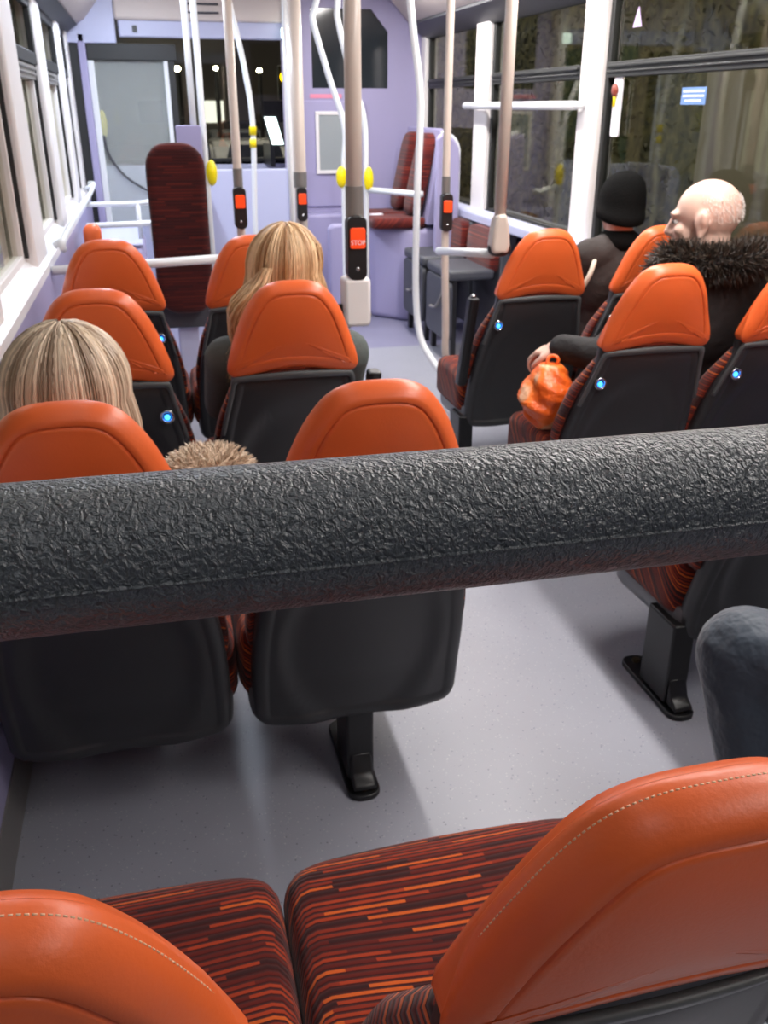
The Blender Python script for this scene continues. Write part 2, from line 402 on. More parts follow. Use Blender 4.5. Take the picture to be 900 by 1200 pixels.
def make_seat(side, aisle, arm=False, stitched=False, loc=(0, 0, 0), label='', group=None, usb=True):
    t = empty('bus_seat', loc, label, 'seat', group)
    child('cushion', seatmesh('cushion', mk_cushion, M['cushion']), t)
    child('seat_pan', seatmesh('seat_pan', mk_pan, M['pan']), t)
    child('backrest', seatmesh('backrest', mk_backf, M['backfab']), t)
    sh = child('back_shell', seatmesh('back_shell', mk_shell, M['shell']), t)
    if 'rim' not in MESH:
        # lighter edge trim that runs round the top of the shell
        b = MB(); P = []
        for x, z in [(-.192, .57), (-.178, .64), (-.165, .70), (-.156, .757), (-.13, .765), (-.08, .770), (0, .774), (.08, .770), (.13, .765), (.156, .757), (.165, .70), (.178, .64), (.192, .57)]:
            z -= .027 if z > .72 else .012; P.append(Vector((x*1.03, lean(z)+.55*x*x-.001, z)))
        P = spline(P, 5); vs = []; fs = []
        for i, p in enumerate(P):
            f = i/(len(P)-1); wd = .010+.010*math.sin(PI*f)
            cdir = (Vector((0, p.y, .5))-p).normalized()
            q = p+cdir*wd; q.y = lean(q.z)+.55*q.x**2
            vs += [p+Vector((0, .008, 0)), p+Vector((0, -.002, 0)), q+Vector((0, -.001, 0)), q+Vector((0, .008, 0))]
        for i in range(len(P)-1):
            for k in range(4): a = i*4+k; c = i*4+(k+1) % 4; fs.append((a, c, c+4, a+4))
        fs += [(0, 1, 2, 3), tuple(len(vs)-4+k for k in (3, 2, 1, 0))]
        o = obj('rim', vs, fs, M['rim']); MESH['rim'] = o.data; bpy.data.objects.remove(o)
    child('edge_trim', MESH['rim'], sh)
    hd = child('headrest', seatmesh('headrest', mk_head, M['leather']), t)
    if stitched:
        if 'st' not in MESH:
            b = MB(); n = len(oh); big = resample(oh, 230); c = sum(big, Vector((0, 0)))/230
            for i in range(230):
                p = big[i]; q = big[(i+1) % 230]
                if p.y < .835: continue
                tt = (q-p).normalized(); nn = Vector((-tt.y, tt.x)); nn = nn if nn.dot(c-p) > 0 else -nn
                a = p+nn*.0015; e = p+(q-p)*.62+nn*.0015
                for g_ in (a, e): g_.y = g_.y if g_.y > .9 else .9-(.9-g_.y)*1.13
                A = Vector((a.x, lean(a.y)+.0325+.35*a.x**2, a.y)); B = Vector((e.x, lean(e.y)+.0325+.35*e.x**2, e.y))
                b.tube([A, B], .0009, 5)
            o = b.build('stitching', M['stitch'], smooth=True); MESH['st'] = o.data; bpy.data.objects.remove(o)
        child('stitching', MESH['st'], hd)
    if usb:
        x = .145 if side > 0 else -.15; z = .635; y = lean(z)+.55*x*x+.003
        key = 'usb%d' % side
        if key not in MESH:
            b = MB(); R = .0155; n = 28
            # torus ring facing the rear
            vs = []; fs = []
            for i in range(n):
                a = 2*PI*i/n
                for k in range(8):
                    c = 2*PI*k/8; rr = R+.0045*math.cos(c); vs.append((x+rr*math.cos(a), y-.006+.006*math.sin(c), z+rr*math.sin(a)))
            for i in range(n):
                for k in range(8):
                    a = i*8+k; bb = i*8+(k+1) % 8; c = ((i+1) % n)*8+(k+1) % 8; d = ((i+1) % n)*8+k; fs.append((a, bb, c, d))
            b.add(vs, fs); o = b.build('u', M['chrome'], smooth=True); MESH[key] = o.data; bpy.data.objects.remove(o)
            b = MB(); b.tube([(x, y-.005, z), (x, y+.003, z)], .0135, 24); o = b.build('u', M['black']); MESH[key+'b'] = o.data; bpy.data.objects.remove(o)
            b = MB(); b.ell((x, y-.005, z-.002), (.0072, .004, .0072), 14, 8); o = b.build('u', M['blue'], smooth=True); MESH[key+'c'] = o.data; bpy.data.objects.remove(o)
        u = tag(child('usb_socket', MESH[key], t), 'chrome ringed charging socket')
        child('socket_face', MESH[key+'b'], u); tag(child('indicator_light', MESH[key+'c'], u), 'glowing blue indicator light')
    if aisle:
        px = .005 if side > 0 else -.215
        b = MB()
        b.box(px-.03, px+.03, .225, .35, .018, .24)
        b.prism([(.225, .02), (.225, .09), (.205, .045), (.18, .03), (.18, .018)], 'x', px-.025, px+.025)
        p = b.build('pedestal_leg', M['black'], t, bevel=.006)
        b = MB(); b.add(*[x for x in (lambda m_: (m_.v, m_.f))(MB().prism([(a+px, c) for a, c in rrect(-.036, .036, .17, .45, .03)], 'z', 0, .014))])
        f = b.build('foot_plate', M['black'], p, bevel=.003)
        b = MB()
        for yy in (.195, .42): MB().tube([(px, yy, .013), (px, yy, .021)], .011, 6).build('bolt', M['bolt'], p)
    if arm:
        ax = .226 if side > 0 else -.25
        b = MB(); b.prism(rrect(ax-.018, ax+.018, -.02, .035, .012), 'z', 0, .36)
        # lean the raised armrest with the back
        b.v = [(x, y+.05+lean(z+.40)-.0, z+(.36 if side > 0 else .38)) for x, y, z in b.v]
        a = b.build('armrest', M['black'], t, bevel=.006)
    if arm and side < 0:
        b = MB(); b.ell((ax, .06+lean(.755), .745), (.012, .012, .009), 12, 8); b.build('armrest_cap', M['chrome'], a, smooth=True)
    return t

LX, RX = (-.160, .322), (1.365, 1.825)
LROWS = [(.365, 'nearest'), (1.315, ''), (2.24, ''), (3.14, '')]
LAB = {
 ('L', 0, 0): 'orange leather headrest seat cut off at bottom left corner of the view',
 ('L', 0, 1): 'seat with large stitched orange headrest and striped cushion, filling the bottom right corner',
 ('L', 1, 0): 'orange topped seat by left wall just beyond the padded rail, with blonde passenger',
 ('L', 1, 1): 'empty orange topped aisle seat just beyond the padded rail, left of the aisle',
 ('L', 2, 0): 'orange topped window seat with blue lit socket directly ahead of the streaky blonde hair',
 ('L', 2, 1): 'orange topped aisle seat holding the passenger with wavy golden hair',
 ('L', 3, 0): 'farthest orange topped window seat on the left, below the wall ledge',
 ('L', 3, 1): 'farthest orange topped aisle seat on the left, half hidden by golden hair',
 ('R', 0, 0): 'aisle seat right of the gangway seen under the padded rail, striped cushion and grey pan',
 ('R', 0, 1): 'dark seat back at right edge behind the jeans knee',
 ('R', 1, 0): 'orange topped aisle seat on the right with the orange carrier bag on its cushion',
 ('R', 1, 1): 'orange topped window seat cut by the right edge, behind the bald passenger',
 ('R', 2, 0): 'orange topped aisle seat on the right below the pole bracket, nobody in it',
 ('R', 2, 1): 'orange topped window seat on the right behind the passenger in black beanie',
}
RROWS = [1.40, 2.25, 3.05]
for r, (y, _) in enumerate(LROWS):
    for k in (0, 1):
        make_seat(1, k == 1, arm=(k == 1 and r in (2, 3)), stitched=(r == 0), usb=(r > 0), loc=(LX[k], y, 0), label=LAB['L', r, k], group='orange topped seats')
for r, y in enumerate(RROWS):
    for k in (0, 1):
        make_seat(-1, k == 0, arm=(k == 0 and r == 2), loc=(RX[k]+((.02, .012)[k] if r == 1 else 0), y, 0), label=LAB['R', r, k], group='orange topped seats')
make_seat(-1, True, loc=(1.345, .45, 0), label='seat carrying the passenger in jeans, outside the right edge', group='orange topped seats')

# ------------------------------------------------------------------ shell of the bus
def struct(name, mb, m, bevel=0, **k):
    return tag(mb.build(name, m, bevel=bevel, **k), kind='structure')
XL, XR = -.405, 2.00
struct('floor', MB().box(XL-.1, XR+.1, -1.6, 5.4, -.06, 0), M['floor'])
struct('floor_front', MB().box(XL-.1, XR+.1, 5.4, 9.2, -.06, 0), M['floor2'])
struct('ceiling', MB().box(XL-.1, XR+.1, -1.6, 9.2, 2.16, 2.22), M['cream'])
struct('wall_back', MB().box(XL-.1, XR+.1, -1.66, -1.6, 0, 2.16), M['darkgrey'])
struct('wall_left', MB().box(XL-.12, XL, -1.6, 7.0, 0, .80), M['lilac'])
struct('wall_right', MB().box(XR+.055, XR+.1, -1.6, 9.2, 0, .77), M['lilac'])
# kick panel with a joint at the floor, left
struct('baseboard_left', MB().prism([(XL, 0), (XL+.012, 0), (XL+.012, .012), (XL+.004, .10), (XL, .10)], 'y', -1.6, 7.0), M['sleeve'])
struct('trim_1', MB().prism([(XL-.12, .80), (XL, .80), (XL, .83), (XL-.09, .885), (XL-.12, .885)], 'y', -1.6, 7.0), M['sill'])
struct('trim_2', MB().prism([(XR, .77), (XR+.1, .77), (XR+.1, .81), (XR, .80)], 'y', -1.6, 7.0), M['rubber'])
# coves above the windows
struct('trim_3', MB().prism([(XL-.12, 1.86), (XL-.03, 1.84), (XL+.10, 1.90), (XL+.32, 2.16), (XL-.12, 2.16)], 'y', -1.6, 6.9), M['cream'])
struct('trim_4', MB().prism([(XR+.1, 1.895), (XR+.0, 1.895), (XR-.12, 1.92), (XR-.36, 2.16), (XR+.1, 2.16)], 'y', -1.6, 6.9), M['cream'])
struct('trim_5', MB().prism([(XR-.005, 1.82), (XR+.06, 1.82), (XR+.06, 1.905), (XR-.11, 1.92), (XR-.12, 1.90)], 'y', -1.6, 6.9), M['darkgrey'])
struct('trim_6', MB().prism([(XL-.02, 1.82), (XL-.08, 1.82), (XL-.08, 1.86), (XL+.04, 1.875), (XL+.05, 1.865)], 'y', -1.6, 6.9), M['darkgrey'])
# windows; right side pillars
rp = [(-1.6, -1.35), (1.42, 1.68), (4.06, 4.265), (5.52, 5.75), (6.84, 6.945)]
ri = 0
for i, (a, b_) in enumerate(rp):
    mb = MB().box(XR-.015, XR+.08, a, b_, .775, 1.90)
    struct('trim_%d' % (7+i), mb, M['white'], bevel=.012)
def window(n, x0, x1, a, b_, gm, frame, transom=1.52, hop=True, zlo=.84, zhi=1.84):
    xm = (x0+x1)/2
    g = struct('window_%d' % n, MB().box(xm-.004, xm+.004, a, b_, zlo, zhi), gm)
    f = MB()
    for y in (a, b_-.035): f.box(x0, x1, y, y+.035, zlo-.02, zhi+.01)
    f.box(x0, x1, a+.035, b_-.035, zlo-.02, zlo+.012); f.box(x0, x1, a+.035, b_-.035, zhi-.02, zhi+.01)
    f.build('window_frame', frame, g, bevel=.004)
    if hop:
        t = MB(); xi = x0 if abs(x0-XR) < abs(x1-XL) else x1; s = 1 if xi == x0 else -1
        t.box(min(xi-s*.012, xi+s*.05), max(xi-s*.012, xi+s*.05), a+.035, b_-.035, transom-.03, transom+.03)
        t.box(min(xi-s*.022, xi+s*.02), max(xi-s*.022, xi+s*.02), a+.05, b_-.05, transom+.008, transom+.020)
        t.box(min(xi-s*.02, xi+s*.02), max(xi-s*.02, xi+s*.02), a+.05, b_-.05, transom-.012, transom-.004)
        t.build('window_transom', frame if frame is M['rubber'] else M['sleeve'], g, bevel=.003)
    return g
for i, ((_, a), (b_, _2)) in enumerate(zip(rp, rp[1:])):
    window(i+1, XR+.012, XR+.055, a, b_, M['glass'], M['rubber'], transom=1.527, zlo=.80, zhi=1.89)
lp = [(-1.6, -1.3), (.2, .5), (2.34, 2.66), (3.56, 3.92), (4.80, 5.08), (6.0, 6.25), (6.75, 6.9)]
for i, (a, b_) in enumerate(lp):
    struct('trim_%d' % (13+i), MB().box(XL-.10, XL-.02, a, b_, .83, 1.86), M['white'], bevel=.014)
for i, ((_, a), (b_, _2)) in enumerate(zip(lp, lp[1:])):
    g = window(i+6, XL-.105, XL-.06, a, b_, M['glass'], M['white'], hop=True, zlo=.88, zhi=1.86)
    hf = MB().box(XL-.06, XL-.035, a+.01, a+.07, 1.55, 1.85).box(XL-.06, XL-.035, b_-.07, b_-.01, 1.55, 1.85).box(XL-.06, XL-.035, a+.07, b_-.07, 1.55, 1.60).box(XL-.06, XL-.035, a+.07, b_-.07, 1.78, 1.85)
    hf.build('hopper_frame', M['rubber'], g, bevel=.004)
    MB().box(XL-.06, XL-.045, b_-.02, b_-.002, .88, 1.55).build('glazing_seal', M['rubber'], g)
# front: entrance side pillar, glazed draught screen, header and windscreen
struct('trim_22', MB().box(XL-.1, XL+.035, 6.9, 6.98, 0, 1.95).box(XL-.1, XL-.02, 6.98, 9.2, 0, .4), M['rubber'])
struct('trim_23', MB().box(XL+.035, XL+.085, 6.88, 6.98, 0, 1.82), M['lilac'], bevel=.01)
g = struct('window_14', MB().box(XL+.12, .20, 6.925, 6.935, .60, 1.66), M['foggy'])
MB().box(XL+.085, XL+.125, 6.90, 6.96, 0, 1.66).box(.17, .20, 6.90, 6.96, .55, 1.66).build('window_frame', M['whitepole'], g, bevel=.006)
MB().box(XL+.085, .26, 6.90, 6.97, 1.66, 1.76).box(.20, .245, 6.90, 6.97, .5, 1.66).build('screen_head', M['rubber'], g, bevel=.006)
MB().box(XL+.085, .24, 6.90, 6.97, .0, .62).build('lower_panel', M['lilac2'], g, bevel=.01)
MB().ell((-.27, 7.02, 1.27), (.028, .03, .09), 14, 10).build('yellow_grip', M['yellow'], g, smooth=True)
arc = [(.10-.36*math.sin(t)*.9, 6.92, .80+.35*(1-math.cos(t))) for t in [i/10*1.35 for i in range(11)]]
MB().tube(spline([(-.27, 6.90, 1.20), (-.25, 6.90, 1.08), (-.17, 6.90, .95), (-.05, 6.90, .86), (.08, 6.90, .80), (.17, 6.90, .78)], 6), .008, 8).build('inner_rail', M['darkgrey'], g, smooth=True)
struct('trim_24', MB().box(-.12, 1.08, 6.90, 7.0, 1.90, 2.16), M['cream'], bevel=.02)
struct('trim_25', MB().box(-.10, 1.06, 6.93, 7.0, 1.80, 1.91), M['lilac2'], bevel=.012)
struct('trim_26', MB().box(XL-.1, -.12, 6.88, 7.0, 1.76, 2.16), M['lilac2'], bevel=.01)
struct('wall_front', MB().box(XL-.1, XR+.1, 8.9, 9.0, 0, .92), M['lilac2'])
ws = struct('window_15', MB().box(XL-.1, XR+.1, 8.93, 8.94, .92, 2.2), M['glass'])
MB().box(XL-.1, XR+.1, 8.9, 8.97, .90, .95).box(XL-.1, XR+.1, 8.9, 8.97, 1.98, 2.2).box(XL-.1, XL, 8.9, 8.97, .95, 1.98).box(XR, XR+.1, 8.9, 8.97, .95, 1.98).build('window_frame', M['rubber'], ws)
# cab bulkhead with a window
cw = MB()
X0, X1, Y0, Y1 = .985, XR, 6.95, 7.02
w0, w1, z0, z1 = 1.19, 1.74, 1.50, 2.0
cw.box(X0, w0, Y0, Y1, 0, 2.16).box(w1, X1, Y0, Y1, 0, 2.16).box(w0, w1, Y0, Y1, 0, z0).box(w0, w1, Y0, Y1, z1, 2.16)
cab = struct('wall_cab', cw, M['lilac'])
MB().prism([(w0, z0), (w1, z0), (w1, 1.86), (1.62, z1), (w0, z1)], 'y', 6.955, 6.965).build('cab_window_pane', M['carglass'], cab)
MB().prism([(1.62, z1), (w1, 1.86), (w1, z1)], 'y', 6.945, 6.99).build('corner_fillet', M['lilac'], cab)
MB().prism(rrect(1.10, 1.58, .70, 1.42, .05), 'y', 6.935, 6.955).build('raised_panel', M['lilac'], cab, bevel=.008)
MB().box(1.02, 1.42, 6.80, 6.95, .0, .66).build('step_plinth', M['lilac'], cab, bevel=.02)
tag(MB().box(1.17, 1.40, 6.947, 6.954, 1.435, 1.462).build('warning_label', M['pink'], cab), 'pink warning label')
nb = empty('notice_frame', (1.365, 6.93, 1.14), 'grey notice in a white frame on lilac cab bulkhead', 'notice')
f = MB().box(-.165, .165, -.012, 0, -.21, -.185).box(-.165, .165, -.012, 0, .185, .21).box(-.165, -.14, -.012, 0, -.185, .185).box(.14, .165, -.012, 0, -.185, .185)
f.build('frame', M['white'], nb, bevel=.003); MB().box(-.14, .14, -.006, -.001, -.185, .185).build('notice_sheet', M['notice'], nb)
# lilac half partition in front of the driver, and platform box
hp = MB().prism(rrect(.36, 1.02, 0, .97, .03), 'y', 6.9, 6.97)
struct('trim_27', hp, M['lilac2'], bevel=.01)
struct('trim_28', MB().prism([(.26, 0), (.36, 0), (.36, .98), (.30, .98), (.26, .90)], 'y', 6.3, 6.97), M['lilac2'], bevel=.015)
# wide cream post beside the cab
struct('trim_29', MB().box(.985, 1.06, 6.86, 6.97, 0, 2.16), M['white'], bevel=.02)

# ledge along the right wall
lg = MB().prism([(XR-.09, .735), (XR-.001, .735), (XR-.001, .80), (XR-.075, .80), (XR-.09, .785)], 'y', 3.94, 6.0)
tag(lg.build('wall_ledge', M['lilac2'], bevel=.008), 'pale lilac ledge under the right windows, behind the tip-up seats', 'ledge')

# luggage pen at front left
lu = empty('luggage_pen', (-.2, 5.9, 0), 'lilac luggage pen with pale rails beyond the left seats', 'luggage rack')
MB().box(-.20, .14, -.35, .45, 0, .64).build('base_box', M['lilac'], lu, bevel=.05)
MB().box(-.19, .13, -.34, .44, .64, .66).build('rubber_top', M['lilac2'], lu, bevel=.03)
MB().tube(spline([(-.17, -.32, .76), (.15, -.32, .765), (.20, -.25, .765), (.20, .35, .765)], 6), .016).build('rail', M['whitepole'], lu, smooth=True)
MB().tube(spline([(-.17, -.15, .86), (.10, -.15, .86), (.2, -.15, .87)], 4), .014).build('rail', M['whitepole'], lu, smooth=True)
for q in ((.19, -.3, .77), (.12, -.15, .87)): MB().tube([(q[0], q[1], .66), q], .014).build('rail_post', M['whitepole'], lu, smooth=True)
sr = MB().tube(spline([(XL+.045, 3.9, .86), (XL+.05, 4.0, .90), (XL+.05, 5.8, .90), (XL+.06, 6.3, .93), (XL+.03, 6.4, .93)], 6), .014)
sr.tube([(XL+.002, 4.0, .86), (XL+.05, 4.0, .89)], .013)
sr.tube([(XL-.002, 6.3, .90), (XL+.06, 6.3, .93)], .013)
tag(sr.build('side_rail', M['whitepole'], smooth=True), 'pale handrail running along the left wall ledge towards the front', 'handrail')
rs = MB().add(*loft(resample([Vector(p) for p in rrect(-.045, .045, 0, .17, .04)], 40), [(.02, .5, 0), (.012, 1, 0), (0, 1, .02), (0, 1, .05), (.012, 1, .07), (.02, .5, .07)], lambda x, t, z: (x-.315, 5.05+t, z+.655)))
tag(rs.build('small_orange_pad', M['leather'], smooth=True), 'small orange pad against the left wall beyond the farthest left seat', 'pad')

# wheelchair backrest
wb = empty('wheelchair_backrest', (.115, 4.2, 0), 'tall narrow dark maroon padded backrest standing at the wheelchair bay', 'backrest')
o2 = resample([Vector(p) for p in rrect(-.135, .135, .50, 1.24, .10)], 80)
vs, fs = loft(o2, [(.03, .4, 0), (.03, .9, 0), (.03, 1, 0), (.012, 1, .004), (.002, 1, .015), (0, 1, .03), (0, 1, .06), (.012, 1, .075), (.03, .5, .075)], lambda x, t, z: (x*(.94+.0*z), t+.10*(1.24-z), z))
obj('pad', vs, fs, M['darkfab'], wb)
MB().prism([(-.15, .42), (.15, .42), (.15, .62), (-.15, .62)], 'y', .15, .19).build('mounting_plate', M['darkgrey'], wb, bevel=.01)
MB().prism([(-.05, 0), (.05, 0), (.05, .55), (-.05, .55)], 'y', .19, .26).build('upright', M['lilac2'], wb, bevel=.01)
MB().box(-.10, .10, .16, .32, 0, .02).build('foot_plate', M['darkgrey'], wb)
# two lilac board behind
hb = MB().prism(rrect(.145, .262, 1.13, 1.30, .01), 'y', 4.70, 4.725)
tag(hb.build('pole_panel', M['lilac'], bevel=.004), 'small lilac panel fixed to the twin poles above the maroon backrest', 'panel')

# ------------------------------------------------------------------ poles
def button_unit(parent, x, y, z, r, s=1.0, text=False):
    MB().tube([(x, y, z+.055*s), (x, y, z+.13*s)], r*1.12, 20).build('pole_sleeve', M['sleeve'], parent, smooth=False)
    b = MB(); b.prism([(x+a*s, zz*s+z) for a, zz in rrect(-.026, .026, -.105, .06, .02)], 'y', y-r-.018, y+r*.4)
    k = b.build('stop_button', M['black'], parent, bevel=.005)
    b = MB(); b.prism([(x+a*s, zz*s+z) for a, zz in rrect(-.020, .020, -.022, .030, .006)], 'y', y-r-.026, y-r-.016)
    tag(b.build('push_plate', M['red'], k, bevel=.002), 'red push plate')
    MB().ell((x, y-r-.018, z-.075*s), (.006*s, .004, .006*s), 12, 8).build('rivet', M['chrome'], k, smooth=True)
    if text:
        cu = bpy.data.curves.new('stop_text', 'FONT'); cu.body = 'STOP'; cu.size = .0165*s; cu.align_x = 'CENTER'; cu.extrude = .0006
        t = bpy.data.objects.new('lettering', cu); link(t); t.rotation_euler = (PI/2, 0, 0); t.location = (x, y-r-.0268, z-.012*s)
        dg = bpy.context.evaluated_depsgraph_get(); me = bpy.data.meshes.new_from_object(t.evaluated_get(dg)); me.transform(t.matrix_world if False else (Matrix.Translation(t.location) @ Euler((PI/2, 0, 0)).to_matrix().to_4x4()))
        bpy.data.objects.remove(t); me.materials.clear(); me.materials.append(M['paper'])
        link(bpy.data.objects.new('lettering', me), k)
def pole(path, r, m, label, btn=None, group='grab poles', name='grab_pole', s=1.0, text=False, flange=True):
    t = empty(name, (path[0][0], path[0][1], 0), label, 'pole', group)
    t.location = (0, 0, 0)
    base = path[0]
    P = path if len(path) == 2 else spline(path, 8)
    MB().tube(P, r, 18).build('pole', m, t, smooth=True)
    if flange:
        p = path[0]; MB().tube([(p[0], p[1], p[2]), (p[0], p[1], p[2]+.02)], r*1.7, 20).build('floor_flange', M['sleeve'], t)
    if btn: button_unit(t, *btn, r, s, text)
    return t
# pole on left aisle seat (thick, with bracket)
p = pole([(.64, 3.0, .86), (.64, 3.0, 2.16)], .0265, M['pole'], 'thickest cream pole, left of the aisle, with a stop button and white bracket', (.64, 3.0, .985), s=1.25, text=True, flange=False)
MB().tube([(.64, 3.0, .84), (.64, 3.0, .93)], .031, 20).build('pole_socket', M['white'], p)
MB().prism([(.60, .70), (.68, .70), (.685, .72), (.685, .86), (.595, .86), (.595, .72)], 'y', 2.955, 3.045).build('seat_bracket', M['white'], p, bevel=.012)
MB().tube([(.60, 3.0, .75), (.545, 3.05, .74), (.48, 3.28, .70)], .022, 12).build('bracket_arm', M['black'], p, smooth=True)
# pole on right aisle seat
p = pole([(1.195, 3.13, .97), (1.20, 3.13, 2.16)], .0205, M['pole'], 'peach pole rising from the corner bracket of the right aisle seat', flange=False)
MB().prism([(1.165, .90), (1.222, .90), (1.23, .93), (1.222, 1.0), (1.213, 1.035), (1.177, 1.035), (1.168, 1.0), (1.16, .93)], 'y', 3.10, 3.16).build('seat_bracket', M['pole'], p, bevel=.012)
MB().ell((1.20, 3.135, .915), (.045, .035, .03), 16, 10).build('bracket_foot', M['black'], p, smooth=True)
# low rail from that bracket to the next pole
tag(MB().tube([(1.18, 3.15, .895), (1.21, 3.90, .80)], .0165).build('cross_rail', M['whitepole'], smooth=True), 'short pale horizontal rail behind the peach pole, linking it to the slim pole', 'handrail')
pole([(1.36, 3.98, .12), (1.30, 3.93, .22), (1.255, 3.9, .33), (1.25, 3.9, .5), (1.235, 3.9, 1.0), (1.235, 3.9, 2.16)], .0165, M['pole'], 'slim cream pole with stop button beside the bent white pole, foot curving right', (1.235, 3.9, .985), s=.95, flange=False)
pole([(1.34, 4.06, .13), (1.30, 4.18, .20), (1.25, 4.3, .32), (1.235, 4.35, .55), (1.235, 4.35, 1.0), (1.25, 4.37, 1.40), (1.21, 4.38, 1.72), (1.16, 4.4, 2.16)], .0165, M['whitepole'], 'bent white pole curving at top and foot, left of the slim cream pole', flange=False)
# post in the wheelchair bay etc.
pole([(.355, 3.95, 0), (.355, 3.95, 2.16)], .0175, M['pole'], 'cream pole with stop button left of the yellow banded pole', (.355, 3.95, 1.02))
pole([(.745, 4.8, 0), (.745, 4.8, 2.16)], .031, M['pole'], 'wide cream pole with stop button against the lilac bulkhead edge', (.745, 4.8, .95))
pole([(.69, 4.75, 0), (.69, 4.75, 2.16)], .0115, M['whitepole'], 'very thin pale pole touching the left side of the wide cream pole')
pole([(.275, 4.75, 0), (.275, 4.75, 2.16)], .0155, M['whitepole'], 'right one of the twin pale poles behind the maroon backrest')
pole([(.232, 4.75, .9), (.232, 4.75, 2.16)], .0155, M['whitepole'], 'left one of the twin pale poles behind the maroon backrest', flange=False)
t = pole([(.63, 6, 0), (.63, 6, .66), (.65, 6, 1.26), (.625, 6, 1.55), (.58, 6, 1.8), (.50, 6, 2.16)], .0165, M['whitepole'], 'curved pale pole with a yellow band in front of the windscreen')
tag(MB().tube([(.648, 6, 1.22), (.65, 6, 1.26), (.65, 6, 1.27)], .0215).tube([(.645, 6, 1.15), (.646, 6, 1.20)], .020).build('grip_band', M['yellow'], t, smooth=True), 'yellow grip band')
t = pole([(1.215, 6, 0), (1.215, 6, .96), (1.222, 6, 1.26), (1.13, 6, 1.55), (1.045, 6, 1.83), (1.05, 6, 1.90), (1.075, 6, 1.98), (1.12, 6, 2.16)], .018, M['whitepole'], 'bent white pole with yellow pad left of the thick cream pole')
tag(MB().ell((1.195, 5.985, .97), (.035, .03, .065), 16, 10).build('grip_pad', M['yellow'], t, smooth=True), 'yellow pad')
t = pole([(1.36, 6, .07), (1.36, 6, .96), (1.35, 6, 1.30), (1.27, 6, 1.55), (1.20, 6, 1.82), (1.19, 6, 1.92), (1.22, 6, 2.16)], .018, M['whitepole'], 'bent white pole with yellow pad right of the thick cream pole')
tag(MB().ell((1.372, 5.98, .955), (.032, .03, .075), 16, 10).build('grip_pad', M['yellow'], t, smooth=True), 'yellow pad')
tag(MB().ell((.30, 4.74, 1.085), (.028, .03, .06), 16, 10).build('yellow_grip', M['yellow'], smooth=True), 'yellow pad on the right twin pole beside the maroon backrest', 'grip')
# rails
tag(MB().tube([(XL+.005, 3.76, .80), (.34, 3.93, .80)], .018).build('bay_rail', M['whitepole'], smooth=True), 'pale cross rail behind the farthest left seats, in front of the maroon backrest', 'handrail')
tag(MB().tube([(1.36, 6.0, .89), (1.62, 5.72, .88), (1.66, 5.72, .88)], .018).build('priority_rail', M['whitepole'], smooth=True), 'pale rail across the front of the lilac sideways seats', 'handrail')
wr = MB().tube([(XR-.055, 4.2, 1.385), (XR-.055, 5.79, 1.385)], .02)
wr.tube([(XR-.055, 4.2, 1.385), (XR-.016, 4.19, 1.385)], .016).tube([(XR-.055, 5.70, 1.385), (XR-.016, 5.70, 1.385)], .016)
tag(wr.build('window_rail', M['whitepole'], smooth=True), 'white bar across the right window between its two pillars', 'handrail')

# priority seats in lilac housing
ps = empty('priority_bench', (1.65, 6.4, 0), 'lilac moulded bench with two sideways maroon seats before the cab bulkhead', 'bench')
b = MB().prism([(-.22, .50), (-.19, -.10), (.0, -.30), (.345, -.34), (.345, .50)], 'z', 0, .63)
b.build('housing', M['lilac'], ps, bevel=.04)
for cy in (.24, -.14):
    o2 = resample([Vector(p) for p in rrect(-.22, .16, cy-.17, cy+.17, .06)], 48)
    obj('seat_cushion', *loft(o2, [(.02, .5, 0), (0, 1, 0), (0, 1, .04), (.012, 1, .06), (.03, .9, .065), (.03, .4, .065)], lambda x, t, y: (x, y, .63+t)), M['redseat'], ps)
    o2 = resample([Vector(p) for p in rrect(cy-.135, cy+.135, .70, 1.22, .10)], 64)
    vs, fs = loft(o2, [(.03, .4, -.01), (.03, .9, -.008), (.012, 1, 0), (0, 1, .02), (0, 1, .06), (.01, 1, .07), (.03, .4, .07)], lambda y, t, z: (.05+t+.22*(z-.70), y, z))
    obj('back_pad', vs, fs, M['redfab'], ps)
MB().prism([(.14, .65), (.245, .65), (.245, 1.25), (.225, 1.25)], 'y', -.34, .48).build('back_housing', M['lilac'], ps, bevel=.012)
MB().add(*[q for q in (lambda m_: (m_.v, m_.f))(MB().prism([(.09, 0), (.245, 0), (.245, 1.08), (.236, 1.15), (.20, 1.20), (.15, 1.225), (.11, 1.225), (.09, 1.20)], 'y', -.70, -.655))]).build('end_screen', M['lilac'], ps, bevel=.015)
MB().tube(spline([(.243, -.665, .72), (.243, -.665, 1.05), (.238, -.665, 1.15), (.20, -.665, 1.208), (.13, -.665, 1.235)], 6), .012, 10).build('screen_edge', M['whitepole'], ps, smooth=True)
b = MB(); b.prism(rrect(-.185, -.09, -.075, .0, .02), 'z', .69, .70); tag(b.build('paper_sheet', M['paper'], ps), 'white paper sheet')
# small lilac seat end behind thick pole
se = MB().prism(rrect(1.17, 1.34, 0, .64, .05), 'y', 6.35, 6.42)
tag(se.build('modesty_panel', M['lilac'], bevel=.02), 'pale lilac rounded panel left of the bench, behind the thick cream pole', 'panel')

